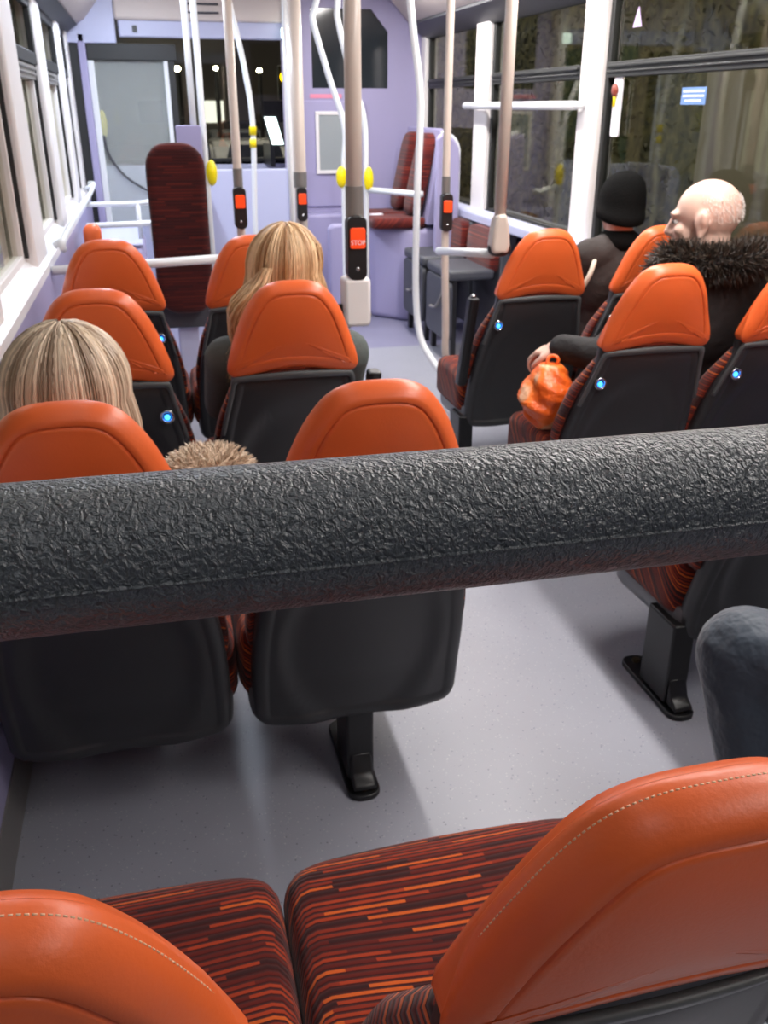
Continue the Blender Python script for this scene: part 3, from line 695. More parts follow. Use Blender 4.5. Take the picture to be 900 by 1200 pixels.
# tip-up seats
for i, (y, lab) in enumerate([(5.72, 'tip-up seat nearest the lilac end screen, maroon pad over dark folded base'), (5.18, 'tip-up seat behind the peach pole, maroon pad over dark folded base')]):
    t = empty('tip_up_seat', (XR, y, 0), lab, 'seat', 'folded tip-up seats under the ledge')
    o2 = resample([Vector(p) for p in rrect(-.22, .22, .50, .735, .05)], 48)
    obj('back_pad', *loft(o2, [(.02, .4, -.006), (.02, 1, -.004), (.006, 1, 0), (0, 1, .015), (0, 1, .05), (.01, 1, .055), (.02, .4, .055)], lambda y_, t_, z: (-.15+t_+.05*(z-.53), y_, z)), M['redfab'], t)
    MB().box(-.095, -.003, -.24, .24, .10, .73).build('back_frame', M['darkgrey'], t, bevel=.01)
    MB().box(-.40, -.12, -.225, .225, .47, .53).build('folded_base', M['darkgrey'], t, bevel=.02)
    MB().prism(rrect(-.225, .225, .12, .47, .05), 'x', -.40, -.37).build('base_shell', M['darkgrey'], t, bevel=.008)
    MB().tube(spline([(-.405, -.16, .46), (-.42, -.15, .38), (-.42, -.05, .30), (-.42, .06, .28), (-.405, .08, .28)], 6), .008, 8).build('pull_handle', M['sleeve'], t, smooth=True)
    for q in (-.21, .17): MB().box(-.37, -.34, q, q+.04, 0, .5).build('support_leg', M['black'], t, bevel=.005)

# ------------------------------------------------------------------ padded rail close to the camera
pr = empty('padded_rail', (0, 0, 0), 'thick black padded handrail with wrinkled vinyl skin crossing the whole view', 'handrail')
RC = Vector((0, .363, 1.205)); RR = .033
pts = []; n = 140
def rail_shape():
    vs = []; fs = []
    angs = [2*PI*k/80 for k in range(80) if abs(2*PI*k/80-math.radians(182)) > .08]+[math.radians(182)+d*.0065 for d in range(-11, 12)]; angs.sort(); seg = len(angs)
    xs = [XL+.03+i*(1.04)/n for i in range(n+1)]
    for i, x in enumerate(xs):
        end = min(1, (1.0-(i/n))*n/4+.2) if i > n-4 else 1
        end = min(end, min(1, (i/n)*n/4+.2)) if i < 4 else end
        for k in range(seg):
            a = angs[k]
            # moulding seam along the near, lower side
            d = (a - math.radians(180+2)) ; r = RR*(1-.0)*end
            if abs(d) < .09: r += .0011*math.exp(-(d/.017)**2)
            vs.append((x, RC.y+r*math.cos(a), RC.z+r*math.sin(a) - .004*(x/.4)*1.0))
    for i in range(n):
        for k in range(seg):
            a = i*seg+k; b = i*seg+(k+1) % seg; fs.append((a, b, b+seg, a+seg))
    fs.append(tuple(range(seg))); fs.append(tuple(n*seg+k for k in range(seg)))
    return vs, fs
obj('padding', *rail_shape(), M['rail'], pr)
b = MB().tube([(XL+.001, RC.y, RC.z), (XL+.04, RC.y, RC.z)], .016).tube(spline([(.66, RC.y, RC.z-.006), (.72, RC.y, RC.z-.006), (.755, RC.y, RC.z-.05), (.76, RC.y, RC.z-.15), (.76, RC.y, 0)], 8), .016)
b.build('steel_tube', M['whitepole'], pr, smooth=True)
MB().tube([(XL+.001, RC.y, RC.z), (XL+.008, RC.y, RC.z)], .035, 20).build('wall_flange', M['sleeve'], pr)

# ------------------------------------------------------------------ window details right
hm = empty('hammer_holder', (XR+.02, 3.92, 1.40), 'white strip with small red hammer on the window edge, right of the wide pillar', 'holder')
MB().prism(rrect(-.035, .035, -.14, .135, .01), 'x', -.012, -.004).build('backing_strip', M['paper'], hm)
MB().ell((-.02, .012, .045), (.012, .022, .026), 14, 8).build('hammer_head', mat('hammer_red', (.25, .05, .03), .4), hm, smooth=True)
MB().tube([(-.018, .012, .03), (-.018, .014, -.02)], .006, 8).build('hammer_handle', M['yellow'], hm, smooth=True)
st = empty('window_sticker', (XR+.027, 3.34, 1.417), 'small blue sticker with pale lines on the large right window', 'sticker')
MB().box(-.002, 0, -.085, .085, -.03, .03).build('sticker_sheet', M['sticker'], st)
ln = MB()
for z in (.016, .0, -.016):
    for k in range(9):
        y = -.072+k*.0165
        if z < 0 and k in (0, 8): continue
        ln.box(-.0035, -.002, y, y+.011, z-.0035, z+.0035)
ln.build('sticker_lines', M['paper'], st)
tag(MB().prism([(3.79, 1.68), (3.86, 1.68), (3.825, 1.754)], 'x', XR+.018, XR+.022).build('triangle_sticker', mat('pale_violet', (.55, .42, .68), .6)), 'small pale violet triangle sticker high on the right window', 'sticker')

# ------------------------------------------------------------------ ceiling light strips (just above the view)
for x in (-.02, 1.50):
    for k in range(6):
        y = -.5+k*1.25
        t = empty('ceiling_light', (x, y, 2.16), 'long white light strip on the bus ceiling above the seats', 'lamp', 'ceiling light strips')
        MB().box(-.075, .075, -.56, .56, -.022, 0).build('lamp_housing', M['white'], t, bevel=.004)
        MB().box(-.055, .055, -.54, .54, -.032, -.0225).build('diffuser', M['lamp'], t)
t = empty('ceiling_light', (.1, 7.9, 2.16), 'bright white lamp over the entrance platform beyond the header', 'lamp')
MB().box(-.25, .25, -.25, .25, -.02, 0).build('diffuser', M['lamp'], t)
tag(MB().prism(rrect(1.00-.03, 1.0+.03, 1.80, 1.87, .012), 'y', 6.84, 6.86).build('reading_lamp', M['screen']), 'small square white lamp beside the wide cream pole top', 'lamp')
# looped strap handle on header
tag(MB().tube(spline([(.40, 6.88, 2.00), (.36, 6.88, 2.0), (.345, 6.88, 1.975), (.36, 6.88, 1.95), (.56, 6.88, 1.95)], 6), .006, 8).tube([(.40, 6.88, 2.0), (.56, 6.88, 2.0)], .006, 8).build('looped_bracket', M['darkgrey'], smooth=True), 'thin grey looped bracket on the cream header above windscreen', 'bracket')
tag(MB().prism(rrect(-.01, .02, 1.83, 1.87, .006), 'y', 6.92, 6.935).build('header_latch', M['black']), 'small black latch on the lilac header strip', 'latch')

# ------------------------------------------------------------------ people
def remesh(mb, name, material, parent, vox=.007, smooth=6):
    o = mb.build(name, material, smooth=True)
    r = o.modifiers.new('r', 'REMESH'); r.mode = 'VOXEL'; r.voxel_size = vox; r.use_smooth_shade = True
    s = o.modifiers.new('s', 'SMOOTH'); s.factor = .5; s.iterations = smooth
    dg = bpy.context.evaluated_depsgraph_get(); me = bpy.data.meshes.new_from_object(o.evaluated_get(dg))
    me.name = name; bpy.data.objects.remove(o)
    me.materials.clear(); me.materials.append(material); me.polygons.foreach_set('use_smooth', [True]*len(me.polygons))
    return link(bpy.data.objects.new(name, me), parent)
def strands(name, paths, width, material, parent, tones=None):
    vs = []; fs = []; tone = []
    for i, P in enumerate(paths):
        t = tones[i] if tones else random.random(); n = len(P); base = len(vs)
        u = Vector((random.uniform(-1, 1), random.uniform(-1, 1), random.uniform(-.3, .3))).normalized()
        for j, p in enumerate(P):
            T = (P[min(j+1, n-1)]-P[max(j-1, 0)]).normalized(); a = (u-T*u.dot(T)).normalized(); w = T.cross(a)
            r = width*(1 if j < n*.6 else max(.12, (n-1-j)/(n*.4)))*.5
            for k in range(3):
                c = 2*PI*k/3; vs.append(p+(a*math.cos(c)+w*math.sin(c))*r); tone.append(t)
        for j in range(n-1):
            for k in range(3):
                a_ = base+j*3+k; b_ = base+j*3+(k+1) % 3; fs.append((a_, b_, b_+3, a_+3))
    me = bpy.data.meshes.new(name); me.from_pydata([tuple(v) for v in vs], [], fs)
    at = me.attributes.new('tone', 'FLOAT', 'POINT'); at.data.foreach_set('value', tone)
    me.polygons.foreach_set('use_smooth', [True]*len(me.polygons)); me.materials.append(material)
    return link(bpy.data.objects.new(name, me), parent)

def head_parts(mb, H, yaw=0, pitch=0, s=1.0):
    R = Euler((pitch, 0, yaw)); Rm = R.to_matrix()
    def P(x, y, z): return H+Rm @ (Vector((x, y, z))*s)
    mb.ell(P(0, -.010, .022), (.076*s, .094*s, .088*s), 24, 16, R)        # skull
    mb.ell(P(0, .030, -.035), (.060*s, .062*s, .075*s), 20, 14, R)        # face
    mb.ell(P(0, .048, -.088), (.038*s, .036*s, .030*s), 16, 10, R)        # chin
    mb.cone(P(0, .088, .012), P(0, .108, -.028), .010*s, .0145*s)         # nose
    mb.ell(P(.012, .096, -.033), (.010*s, .010*s, .008*s), 10, 8, R); mb.ell(P(-.012, .096, -.033), (.010*s, .010*s, .008*s), 10, 8, R)
    mb.ell(P(0, .088, -.056), (.024*s, .012*s, .007*s), 12, 8, R); mb.ell(P(0, .086, -.067), (.020*s, .012*s, .008*s), 12, 8, R)  # lips
    for sx in (1, -1):
        mb.cone(P(.016*sx, .090, .022), P(.046*sx, .076, .022), .0095*s, .009*s)        # brow
        mb.ell(P(.044*sx, .062, -.022), (.020*s, .018*s, .016*s), 12, 8, R)             # cheek
        mb.ell(P(.080*sx, -.010, -.010), (.009*s, .020*s, .036*s), 12, 10, R)           # ear
        mb.ell(P(.089*sx, -.020, .006), (.007*s, .013*s, .024*s), 10, 8, R); mb.ell(P(.083*sx, -.008, -.040), (.008*s, .010*s, .011*s), 10, 8, R)
    return P
def hand(mb, W, d, up, side, curl=.9, s=.92):
    # W wrist, d pointing along the hand, up = back of the hand, side = thumb side
    d = Vector(d).normalized(); up = Vector(up); up = (up-d*up.dot(d)).normalized(); sd = d.cross(up)*side
    W = Vector(W)
    mb.cone(W, W+d*.03*s, .024*s, .026*s)
    for k in range(4):
        off = (1.5-k)*.019*s; L = (.040, .044, .041, .032)[k]*s; r = .0088*s
        mb.cone(W+d*.02*s+sd*off*.7, W+d*.080*s+sd*off, .0135*s, .0115*s)
        p = W+d*.082*s+sd*off; a = 0
        for seg in range(3):
            a += curl*(.55, .8, .6)[seg]; dd = d*math.cos(a)-up*math.sin(a); q = p+dd*L*(.95, .7, .52)[seg]
            mb.cone(p, q, r*(1.05-.1*seg), r*(.97-.1*seg)); p = q
    p = W+d*.022*s+sd*.024*s-up*.004; q = p+(d*.75+sd*.75-up*.25).normalized()*.040*s; mb.cone(p, q, .0145*s, .0115*s)
    p, q = q, q+(d*.95+sd*.25-up*.5).normalized()*.030*s; mb.cone(p, q, .0115*s, .0098*s)
    mb.cone(q, q+(d*.9-up*.65).normalized()*.022*s, .0098*s, .0082*s)

def person(label, x, y0, H, skin, coat, legs, yaw=0, pitch=0, hands=None, knees=None, feet=None, group=None, hs=1.0, sh_w=.175, shz=None, lg=0):
    """seated figure facing +y; x, y0 the seat, H the centre of the head"""
    root = empty('person', (x, y0+.3, 0), label, 'person', group)
    off = Vector((x, y0+.3, 0)); H = Vector(H)-off
    hip = Vector((0, .02, .515)); shz = shz or H.z-.20
    neck = Vector((H.x, H.y-.015, shz+.045)); chest = Vector((H.x*.8, (H.y-.03+hip.y)/2-.01, (shz+hip.z)/2+.06))
    sL = Vector((H.x*.9-sh_w, H.y-.03, shz)); sR = Vector((H.x*.9+sh_w, H.y-.03, shz))
    hands = hands or [Vector((-.07, .34, .60)), Vector((.07, .34, .60))]; hands = [Vector(h) for h in hands]
    knees = [Vector(k) for k in (knees or [(-.11, .42, .50), (.11, .42, .50)])]
    feet = [Vector(f) for f in (feet or [(-.11, .44, .06), (.11, .44, .06)])]
    sL.x = max(sL.x, XL+.085-x); sR.x = min(sR.x, XR-.075-x)
    S = [sL, sR]
    elb = []
    for i in (0, 1):
        m = (S[i]+hands[i])/2; e = m+Vector(((-.06, .06)[i], -.09, -.09)); e.z = max(e.z, .56); e.x = min(max(e.x, XL+.075-x), XR-.07-x); elb.append(e)
    def limbs(mb, g, upto=1.0, arms=True, torso=True, legs_=True):
        if torso:
            mb.cone(hip+Vector((-.06, 0, 0)), hip+Vector((.06, 0, 0)), .10+g*.5, .10+g*.5)
            mb.ell(hip+Vector((0, .0, .0)), (.155+g, .115+g, .105+g), 20, 12)
            mb.ell((hip+chest)/2, (.13+g, .10+g, .15+g), 20, 12)
            mb.ell(chest, (.155+g, .11+g, .16+g), 20, 12)
            mb.cone(sL, sR, .055+g*.8, .055+g*.8); mb.cone(sL+Vector((.05, 0, .0)), neck, .06+g, .05+g*.6); mb.cone(sR-Vector((.05, 0, .0)), neck, .06+g, .05+g*.6)
        if arms:
            for i in (0, 1):
                mb.cone(S[i], elb[i], .050+g, .040+g); mb.cone(elb[i], elb[i].lerp(hands[i], upto), .040+g, .027+g+(.004 if g else 0))
        if legs_:
            for i in (0, 1):
                h = hip+Vector(((-.085, .085)[i], .02, -.01))
                mb.cone(h, knees[i], .085+g, .064+g+lg); mb.cone(knees[i], knees[i].lerp(feet[i], .4), .062+g+lg, .058+g+lg); mb.cone(knees[i].lerp(feet[i], .4), feet[i], .058+g+lg, .040+g+lg)
    mb = MB(); P = head_parts(mb, H, yaw, pitch, hs)
    mb.cone(P(0, -.02, -.05), neck, .054*hs, .058); limbs(mb, 0)
    for i in (0, 1):
        hand(mb, hands[i], (hands[i]-elb[i]).normalized()+Vector((0, 0, -.35)), (0, -.2, 1) if i == 0 else (0, -.2, 1), -1 if i == 0 else 1)
        f = feet[i]; mb.cone(f-Vector((0, .02, .015)), f+Vector((0, .13, -.035)), .034, .024)
    body = remesh(mb, 'body', skin, root, .0065, 3)
    for sx in (1, -1):
        e = MB().ell(P(.031*sx, .0735, .0), (.0110, .0110, .0085), 14, 10).build('eye', M['eye'], body, smooth=True)
        MB().ell(P(.031*sx, .0825, .0), (.0055, .0035, .0055), 12, 8).build('iris', M['iris'], e, smooth=True)
    mb = MB(); limbs(mb, .016, .93, legs_=False); remesh(mb, 'coat', coat, root, .010, 5)
    mb = MB(); mb.ell(hip, (.165, .125, .108), 20, 12); limbs(mb, .011, arms=False, torso=False); remesh(mb, 'trousers', legs, root, .010, 4)
    for i in (0, 1):
        f = feet[i]; mb = MB(); mb.cone(f+Vector((0, -.03, -.012)), f+Vector((0, .04, -.014)), .046, .044); mb.cone(f+Vector((0, .04, -.016)), f+Vector((0, .16, -.03)), .044, .03)
        mb.v = [(a, b, max(c, .002)) for a, b, c in mb.v]; remesh(mb, 'shoe', M['shoe'], root, .008, 2)
    return root, P, off, S, neck, elb, hands

def hair_cap(P, root, rad, cen, material, name='hair', drop=.16, nst=620, wave=0, width=.0075, part=0., wmul=1.0, spread=1.0, frontcut=-.2, outward=.012):
    """hair hanging from a parting, as strands over a solid cap"""
    paths = []; tones = []
    c = Vector(cen)
    for i in range(nst):
        th = random.uniform(0, 2*PI)
        s, co = math.sin(th), math.cos(th)
        if s > .82: continue                       # keep the face open
        ph0 = random.uniform(.02, .55) if random.random() < .6 else random.uniform(.3, 1.15)
        pts = []; ofs = random.uniform(-.004, .007); L = drop*random.uniform(.75, 1.1); f0 = random.uniform(0, 6); tn = random.random()
        px = part*rad[0]
        for k in range(7):
            ph = ph0+(1.72-ph0)*k/6
            r = 1+ofs/rad[0]
            pts.append(c+Vector((px*(1-k/6)+math.sin(ph)*co*rad[0]*r, math.sin(ph)*s*rad[1]*r, math.cos(ph)*rad[2]*r)))
        e = pts[-1]; o = Vector((co, s, 0))
        for k in range(1, 7):
            w = wave*math.sin(k*1.25+f0)*k/6
            pts.append(e+Vector((0, 0, -L*k/6))+o*(outward*math.sin(k/6*PI)*spread+w)+Vector((w*.6, 0, 0)))
        paths.append(pts); tones.append(min(1, max(0, .5+.5*math.sin(th*9+ph0*3)*.7+random.uniform(-.3, .3))))
    o = strands(name, paths, width, material, root, tones)
    return o
def cap_solid(P, root, rad, cen, drop, name, material, tone=.35):
    mb = MB(); c = Vector(cen); mb.ell(c, (rad[0]*.97, rad[1]*.97, rad[2]*.97), 24, 16)
    mb.v = [(a, b, cc) for a, b, cc in mb.v]
    mb.ell(c+Vector((0, -.03, -drop*.45)), (rad[0]*.93, rad[1]*.62, drop*.62), 20, 12)
    o = remesh(mb, name, material, root, .008, 3)
    at = o.data.attributes.new('tone', 'FLOAT', 'POINT'); at.data.foreach_set('value', [tone]*len(o.data.vertices))
    return o
def fur(name, spots, n, length, material, root, width=.004, droop=.3):
    """spots: (centre, radii) ellipsoids to cover"""
    paths = []
    for c, r in spots:
        c = Vector(c)
        for i in range(n):
            a = random.uniform(0, 2*PI); z = random.uniform(-1, 1); q = math.sqrt(1-z*z)
            nrm = Vector((q*math.cos(a), q*math.sin(a), z)); p = c+Vector((nrm.x*r[0], nrm.y*r[1], nrm.z*r[2]))
            j = Vector((random.uniform(-1, 1), random.uniform(-1, 1), random.uniform(-1, 1)-droop))*.55
            d = (nrm+j).normalized(); L = length*random.uniform(.6, 1.2)
            paths.append([p, p+d*L*.5, p+d*L+Vector((0, 0, -L*droop*.5))])
    return strands(name, paths, width, material, root)

# 1 streaked blonde passenger, first left row
r1, P, off, S, nk, el, hd_ = person('seated passenger with straight streaky blonde hair and cream fur coat, by the left wall', LX[0], 1.28, (-.175, 1.60, .92), M['skin'], M['coat_cream'], M['trousers'], sh_w=.15, shz=.70, group='passengers')
H = Vector((-.175, 1.60, .92))-off
cap_solid(P, r1, (.098, .110, .104), H+Vector((0, -.01, .018)), .22, 'hair', M['hair_ash'], .25)
hair_cap(P, r1, (.103, .116, .108), H+Vector((0, -.01, .018)), M['hair_ash'], 'hair_strands', drop=.20, nst=2600, width=.0036, part=.05)
sp = Vector((.055, 1.60, .735))-off
MB().ell(sp, (.088, .075, .062), 20, 12).build('fur_shoulder', M['coat_cream'], r1, smooth=True)
fur('fur_trim', [(sp, (.088, .075, .062))], 2600, .020, M['fur_cream'], r1, .0028)
# 2 golden wavy hair, second left row
r2, P, off, S, nk, el, hd_ = person('seated passenger with wavy golden blonde hair and grey green coat, second left row aisle side', LX[1], 2.26, (.335, 2.52, .965), M['skin'], M['coat_green'], M['trousers'], yaw=-.15, sh_w=.17, shz=.735, group='passengers')
H = Vector((.335, 2.52, .965))-off
cap_solid(P, r2, (.092, .105, .104), H+Vector((0, -.01, .018)), .20, 'hair', M['hair_gold'], .3)
hair_cap(P, r2, (.098, .112, .108), H+Vector((0, -.01, .018)), M['hair_gold'], 'hair_strands', drop=.18, nst=2200, wave=.011, width=.0040, part=.1)
lock = []
for i in range(420):
    x0 = random.uniform(-.125, -.075); y0 = random.uniform(-.13, -.02); f0 = random.uniform(0, 1.2); L = random.uniform(.22, .30)
    lock.append([H+Vector((x0*(.55+.45*min(1, k/2.5))-.055*(k/8)+.014*math.sin(k*1.1+f0)*min(1, k/2), y0+.012*math.cos(k*1.1+f0)-.05*(k/8), .03-random.random()*.004-L*k/8)) for k in range(9)])
strands('hair_lock', lock, .004, M['hair_gold'], r2)
# 3 black beanie, second right row window
r3, P, off, S, nk, el, hd_ = person('seated passenger in black knitted beanie and dark jacket by the right window', RX[1], 3.12, (1.80, 3.40, 1.025), M['skin'], M['coat_brown'], M['trousers'], yaw=.1, sh_w=.13, shz=.84, hs=.92, group='passengers')
H = Vector((1.80, 3.40, 1.025))-off
MB().ell(H+Vector((0, -.02, -.135)), (.085, .09, .055), 20, 12).build('scarf', M['knit'], r3, smooth=True)
prof = [(0, .128), (.03, .125), (.055, .112), (.075, .088), (.086, .055), (.090, .02), (.091, -.012), (.094, -.014), (.094, -.045), (.088, -.05)]
vs = []; fs = []
for j, (rr, z) in enumerate(prof):
    for i in range(40):
        a = 2*PI*i/40; k = rr*(1+.012*math.cos(a*20)); vs.append(H+Vector((k*math.cos(a)*.98+.008*(z/.12), k*math.sin(a)*1.12-.012+(.02*(z < 0))*0, z+(.028*math.sin(a) if j > 3 else 0)*(.3 if j < 6 else .8))))
for j in range(len(prof)-1):
    for i in range(40): a = j*40+i; b_ = j*40+(i+1) % 40; fs.append((a, b_, b_+40, a+40))
be = obj('beanie', vs, fs, M['knit'], r3); sm = be.modifiers.new('t', 'SOLIDIFY'); sm.thickness = .004; sm.offset = -1
MB().tube(spline([H+Vector((-.175, -.10, -.29)), H+Vector((-.16, -.115, -.245)), H+Vector((-.14, -.10, -.205)), H+Vector((-.11, -.05, -.18))], 6), .010, 8).build('shoulder_strap', M['strap'], r3, smooth=True)
# 4 bald man looking left, first right row window
H4 = Vector((1.70, 2.64, 1.055))
r4, P, off, S, nk, el, hd_ = person('bald elderly passenger in dark parka with fur hood, turned to the left', RX[1], 2.33, H4, M['paleskin'], M['coat_dark'], M['trousers'], yaw=.75, pitch=-.12, sh_w=.16, shz=.83,
    hands=[Vector((1.245, 2.66, .665))-Vector((RX[1], 2.63, 0)), Vector((-.05, .30, .60))], hs=1.08, group='passengers')
H = H4-off
hs = []
for i in range(900):
    a = random.uniform(-PI, 0) if random.random() < .8 else random.uniform(0, .4); z = random.uniform(-.35, .55); q = math.sqrt(1-z*z)
    n_ = Vector((q*math.cos(a), q*math.sin(a), z)); p = P(n_.x*.0775, -.010+n_.y*.0955, .022+n_.z*.0895)
    if n_.z > .45 and random.random() < .5: continue
    dn = (p-H).normalized(); d = (dn*.5+Vector((random.uniform(-.3, .3), -.2, -.8))).normalized(); hs.append([p, p+d*.005, p+d*.010])
strands('hair', hs, .0011, M['hair_white'], r4)
ring = []
for k in range(11):
    a = math.radians(-200+k*22); ring.append((Vector((H.x*.9+.135*math.cos(a), H.y-.045+.11*math.sin(a), .925-.03*math.sin(a)*0+(.02 if math.sin(a) < 0 else -.02))), (.05, .045, .035)))
hb = MB()
for c, rr in ring: hb.ell(c, rr, 14, 10)
remesh(hb, 'hood', M['coat_dark'], r4, .012, 3)
fur('hood_fur', ring, 520, .042, M['fur_dark'], r4, .0040, droop=.1)
# 5 passenger in jeans, near right
r5, P, off, S, nk, el, hd_ = person('passenger in dark blue jeans at right edge, only one bent knee in view', 1.345, .45, (1.34, .74, 1.08), M['skin'], M['coat_dark'], M['jeans'],
    knees=[(-.40, .40, .495), (.10, .42, .52)], feet=[(-.345, .24, .06), (.10, .46, .06)], lg=.014, sh_w=.17, shz=.83, group='passengers')

# orange carrier bag
bg = empty('carrier_bag', (1.19, 2.60, .418), 'crumpled orange carrier bag with peach patches held on the right aisle seat', 'bag')
vs = []; fs = []; random.seed(5)
amp = [(random.uniform(2, 7), random.uniform(1, 6), random.uniform(0, 6), random.uniform(.003, .009)) for _ in range(9)]
for j in range(25):
    v = j/24
    for i in range(48):
        a = 2*PI*i/48; w = (.35+.65*math.sin(min(1, v*1.9)*PI/2))*(1-.62*max(0, (v-.55)/.45)**1.4)
        r = .088*w
        for f, g_, ph, am in amp: r += am*w*abs(math.sin(f*.5*a+g_*v*3+ph))-.004*w
        vs.append((r*math.cos(a)*1.02, r*math.sin(a)*1.0, .21*v))
for j in range(24):
    for i in range(48): a = j*48+i; b_ = j*48+(i+1) % 48; fs.append((a, b_, b_+48, a+48))
fs.append(tuple(range(47, -1, -1))); fs.append(tuple(24*48+k for k in range(48)))
obj('bag_body', vs, fs, M['bag'], bg)
MB().tube(spline([(-.01, 0, .20), (-.005, .012, .225), (.012, .01, .235), (.025, 0, .225), (.02, 0, .20)], 6), .006, 8).build('bag_handle', M['bag'], bg, smooth=True)

# ------------------------------------------------------------------ outside
tag(MB().box(-40, 40, -20, 90, -.75, -.7).build('road', M['road']), kind='structure')
def lamp_post(x, y, z, label, s=.12, m='warm'):
    t = empty('street_lamp', (x, y, -.7), label, 'street lamp', 'street lamps outside')
    MB().tube([(0, 0, 0), (0, 0, z+.65)], .06, 8).build('post', M['black'], t); MB().ell((0, 0, z+.7), (s, s, s*.8), 12, 8).build('lamp_head', M[m], t, smooth=True)
def car(x, y, rz, label, paint, lights):
    t = empty('car', (x, y, -.7), label, 'car', 'cars on the road ahead', rz)
    prof = [(-2.1, .35), (-2.15, .75), (-1.9, .95), (-1.3, 1.0), (-.7, 1.42), (.7, 1.45), (1.4, 1.02), (2.0, .92), (2.1, .6), (2.05, .35)]
    MB().prism([(a, b) for a, b in prof], 'x', -.85, .85).build('body', paint, t, bevel=.12)
    MB().prism([(-1.22, 1.02), (-.72, 1.36), (.66, 1.38), (1.25, 1.04)], 'x', -.87, .87).build('windows', M['carglass'], t)
    MB().prism([(-.6, 1.05), (.6, 1.05), (.5, 1.38), (-.5, 1.38)], 'y', -1.35, -1.2).build('rear_window', M['carglass'], t)
    for wx in (-.8, .8):
        for wy in (-1.35, 1.35): MB().tube([(wx-.1, wy, .32), (wx+.1, wy, .32)], .32, 18).build('wheel', M['black'], t)
    for sx in (-.6, .6):
        MB().ell((sx, -2.13, .78), (.17, .06, .09), 12, 8).build('lamp', M[lights], t, smooth=True)
random.seed(11)
car(2.75, 30, 0, 'car with glowing red tail lamps straight ahead beyond the windscreen', M['carpaint'], 'tail')
car(2.15, 21, 0, 'dark car with a pale headlamp glow, lower in the windscreen', M['carpaint'], 'head')
car(4.6, 48, 0, 'distant car with small red tail lamps beyond the windscreen', M['carpaint'], 'tail')
car(-3.6, 17, .2, 'grey car parked outside the left windows', M['carpaint'], 'head')
lamp_post(.75, 20, 2.06, 'street lamp nearest the glazed screen, seen through the windscreen', 0.065)
lamp_post(1.95, 26, 2.28, 'street lamp behind the twin pale poles', 0.060)
lamp_post(3.3, 28, 2.3, 'street lamp right of the yellow banded pole', 0.075)
lamp_post(.95, 25, 1.45, 'low street lamp near the glazed screen', 0.060)
lamp_post(8.2, 20.5, 2.15, 'bright street lamp seen high through the right windows', .16)
lamp_post(-2.2, 17, .25, 'low white lamp outside the left windows', .12)
lamp_post(-2.1, 12, 1.75, 'lamp outside the left windows above the street', .06)
t = empty('traffic_signal', (2.75, 19.2, -.7), 'amber round light on a post seen through the windscreen', 'traffic light')
MB().tube([(0, 0, 0), (0, 0, 2.5)], .05, 8).build('post', M['black'], t); MB().ell((0, -.08, 2.6), (.10, .05, .10), 14, 8).build('amber_lamp', M['amber'], t, smooth=True)
MB().box(-.14, .14, -.05, .08, 2.2, 2.8).build('signal_box', M['black'], t, bevel=.02)
# lit ticket screen on the cab ledge
t = empty('ticket_screen', (1.07, 8.4, 1.18), 'bright tilted white screen low in the windscreen right of the yellow band', 'screen')
MB().prism([(-.06, .12), (.04, .12), (.10, -.10), (.0, -.10)], 'y', -.01, 0).build('display', M['screen'], t)
MB().prism([(-.075, .135), (.05, .135), (.115, -.115), (-.015, -.115)], 'y', .001, .02).build('casing', M['black'], t)
MB().box(-.02, .02, .0, .5, -.28, -.10).build('stand', M['black'], t)
# building and shutters on the left of the street, fronts on the right
t = empty('shop_building', (-6, 22, -.7), 'pale building with teal shutter and lit windows outside the left windows', 'building')
MB().box(-4, 0, -20, 30, 0, 7).build('walls', M['facade'], t)
for k in range(6):
    f = MB().box(.0, .06, -17+k*7, -13+k*7, .5, 2.8).build('shop_window', M['litwin'] if k % 2 else M['teal'], t)
    MB().box(.0, .09, -17.1+k*7, -12.9+k*7, 2.8, 3.3).build('fascia', M['teal'], f)
t = empty('far_building', (1, 60, -.7), 'dark building closing the street far beyond the windscreen', 'building')
MB().box(-14, 14, 0, 8, 0, 5).prism([(-14, 5), (14, 5), (11, 7.5), (-11, 7.5)], 'y', 0, 8).build('walls', M['facade'], t)
for k in range(7): MB().box(-12+k*3.6, -10.6+k*3.6, -.05, 0, 1.2, 2.4).build('window', M['litwin'] if k in (1, 4) else M['carglass'], t)
tag(MB().box(5.2, 5.5, -1, 8.4, -.7, 1.75).build('roadside_wall', M['fence'], bevel=.03), 'pale rendered wall outside the large right window', 'wall')
# hedge outside right: leafy mass
def leafy(name, x0, x1, y0, y1, z0, z1, n, label):
    vs = []; fs = []
    for i in range(n):
        c = Vector((random.uniform(x0, x1), random.uniform(y0, y1), z0+(z1-z0)*random.random()**.8)); s = random.uniform(.03, .08)
        a = Vector((random.uniform(-1, 1), random.uniform(-1, 1), random.uniform(-1, 1))).normalized(); b = a.orthogonal().normalized()
        k = len(vs); vs += [c-a*s, c+b*s*.5, c+a*s, c-b*s*.5]; fs.append((k, k+1, k+2, k+3))
    core = MB().box(x0+.25, x1, y0, y1, z0, z1-.2); k = len(vs); vs += core.v; fs += [tuple(i+k for i in f) for f in core.f]
    tag(obj(name, vs, fs, M['hedge'], smooth=False), label, 'hedge')
leafy('hedge', 5.6, 6.6, 8.5, 20, -.7, 3.4, 16000, 'dark olive hedge seen through the right windows')
leafy('bush', 4.3, 4.95, 3.2, 5.6, -.7, .75, 6000, 'dark bush low outside the large right window, behind the bald passenger')

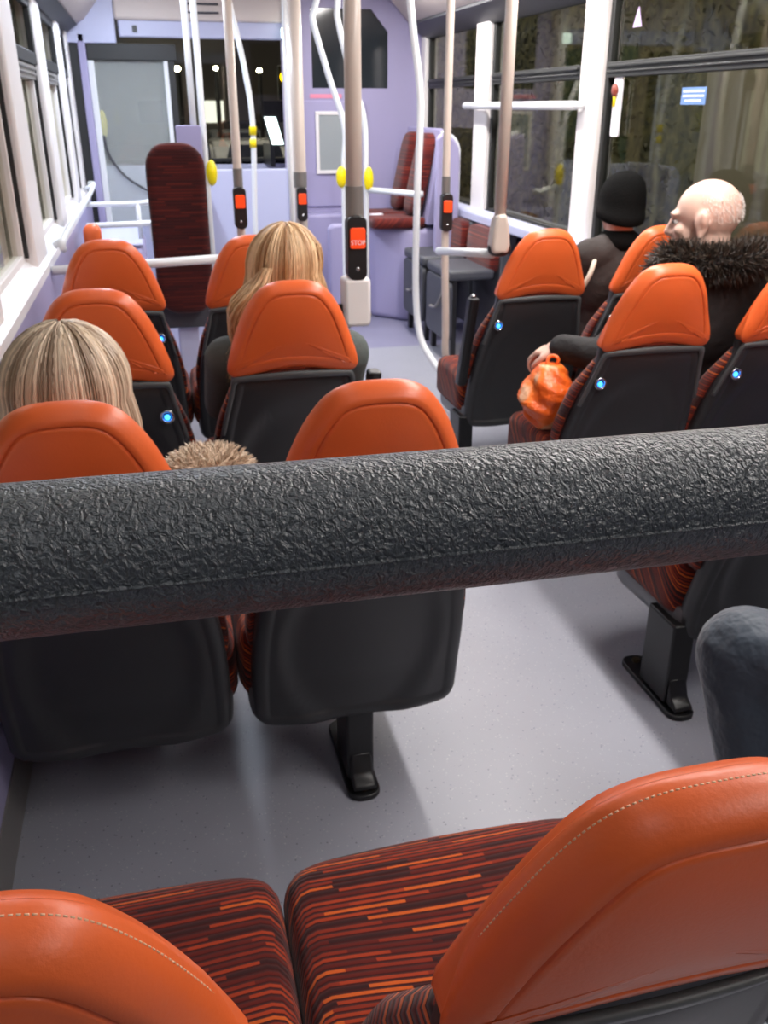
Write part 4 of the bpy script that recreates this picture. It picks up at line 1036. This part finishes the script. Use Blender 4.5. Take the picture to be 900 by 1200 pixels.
# ------------------------------------------------------------------ lamps of the bus, plus added street fill
def area(name, loc, sx, sy, power, color=(1, .965, .92), rot=(0, 0, 0)):
    l = bpy.data.lights.new(name, 'AREA'); l.shape = 'RECTANGLE'; l.size = sx; l.size_y = sy; l.energy = power; l.color = color
    o = bpy.data.objects.new(name, l); col.objects.link(o); o.location = loc; o.rotation_euler = rot; return o
for x in (-.02, 1.50):
    for k in range(6): area('strip_lamp_light', (x, -.5+k*1.25, 2.12), .10, 1.08, ((1.5, .3, .4, 1.5, 12, 26) if x < 1 else (13, 20, 28, 26, 22, 24))[k], (.76, .85, 1) if x < 1 else (1, .955, .92))
area('entrance_light', (.1, 7.9, 2.12), .5, .5, 34, (.93, .96, 1))
area('street_fill', (-2.6, 10, 4.2), 1, 12, 500, (1, .93, .85), (0, math.radians(40), 0))  # unseen area light added to brighten the left facade
area('street_fill', (3.2, 6, 3.6), .5, 9, 60, (1, .86, .6), (0, math.radians(-50), 0))  # added fill without a fixture, lights the hedge and pale wall
area('street_fill', (3, 24, 7), 10, 16, 1100, (1, .84, .68))  # added overhead fill to lighten the road and far building
w = bpy.data.worlds.new('night'); sc.world = w; w.use_nodes = True
w.node_tree.nodes['Background'].inputs[0].default_value = (.07, .058, .05, 1); w.node_tree.nodes['Background'].inputs[1].default_value = .8

# ------------------------------------------------------------------ camera
cd = bpy.data.cameras.new('camera'); cam = bpy.data.objects.new('camera', cd); col.objects.link(cam)
f = 1050.; vx, vy = 166., 125.
pitch = math.atan2(600-vy, f); yaw = math.atan2(450-vx, math.hypot(f, 600-vy))
cam.location = (0, 0, 1.38); cam.rotation_euler = (PI/2-pitch, 0, -yaw)
cd.sensor_fit = 'VERTICAL'; cd.sensor_height = 36; cd.lens = 36*f/1200; cd.clip_start = .02
cd.dof.use_dof = True; cd.dof.focus_distance = .5; cd.dof.aperture_fstop = 26
sc.camera = cam
sc.view_settings.view_transform = 'Standard'; sc.view_settings.look = 'None'; sc.view_settings.gamma = 1
sc.view_settings.use_curve_mapping = False; sc.view_settings.exposure = 0.1
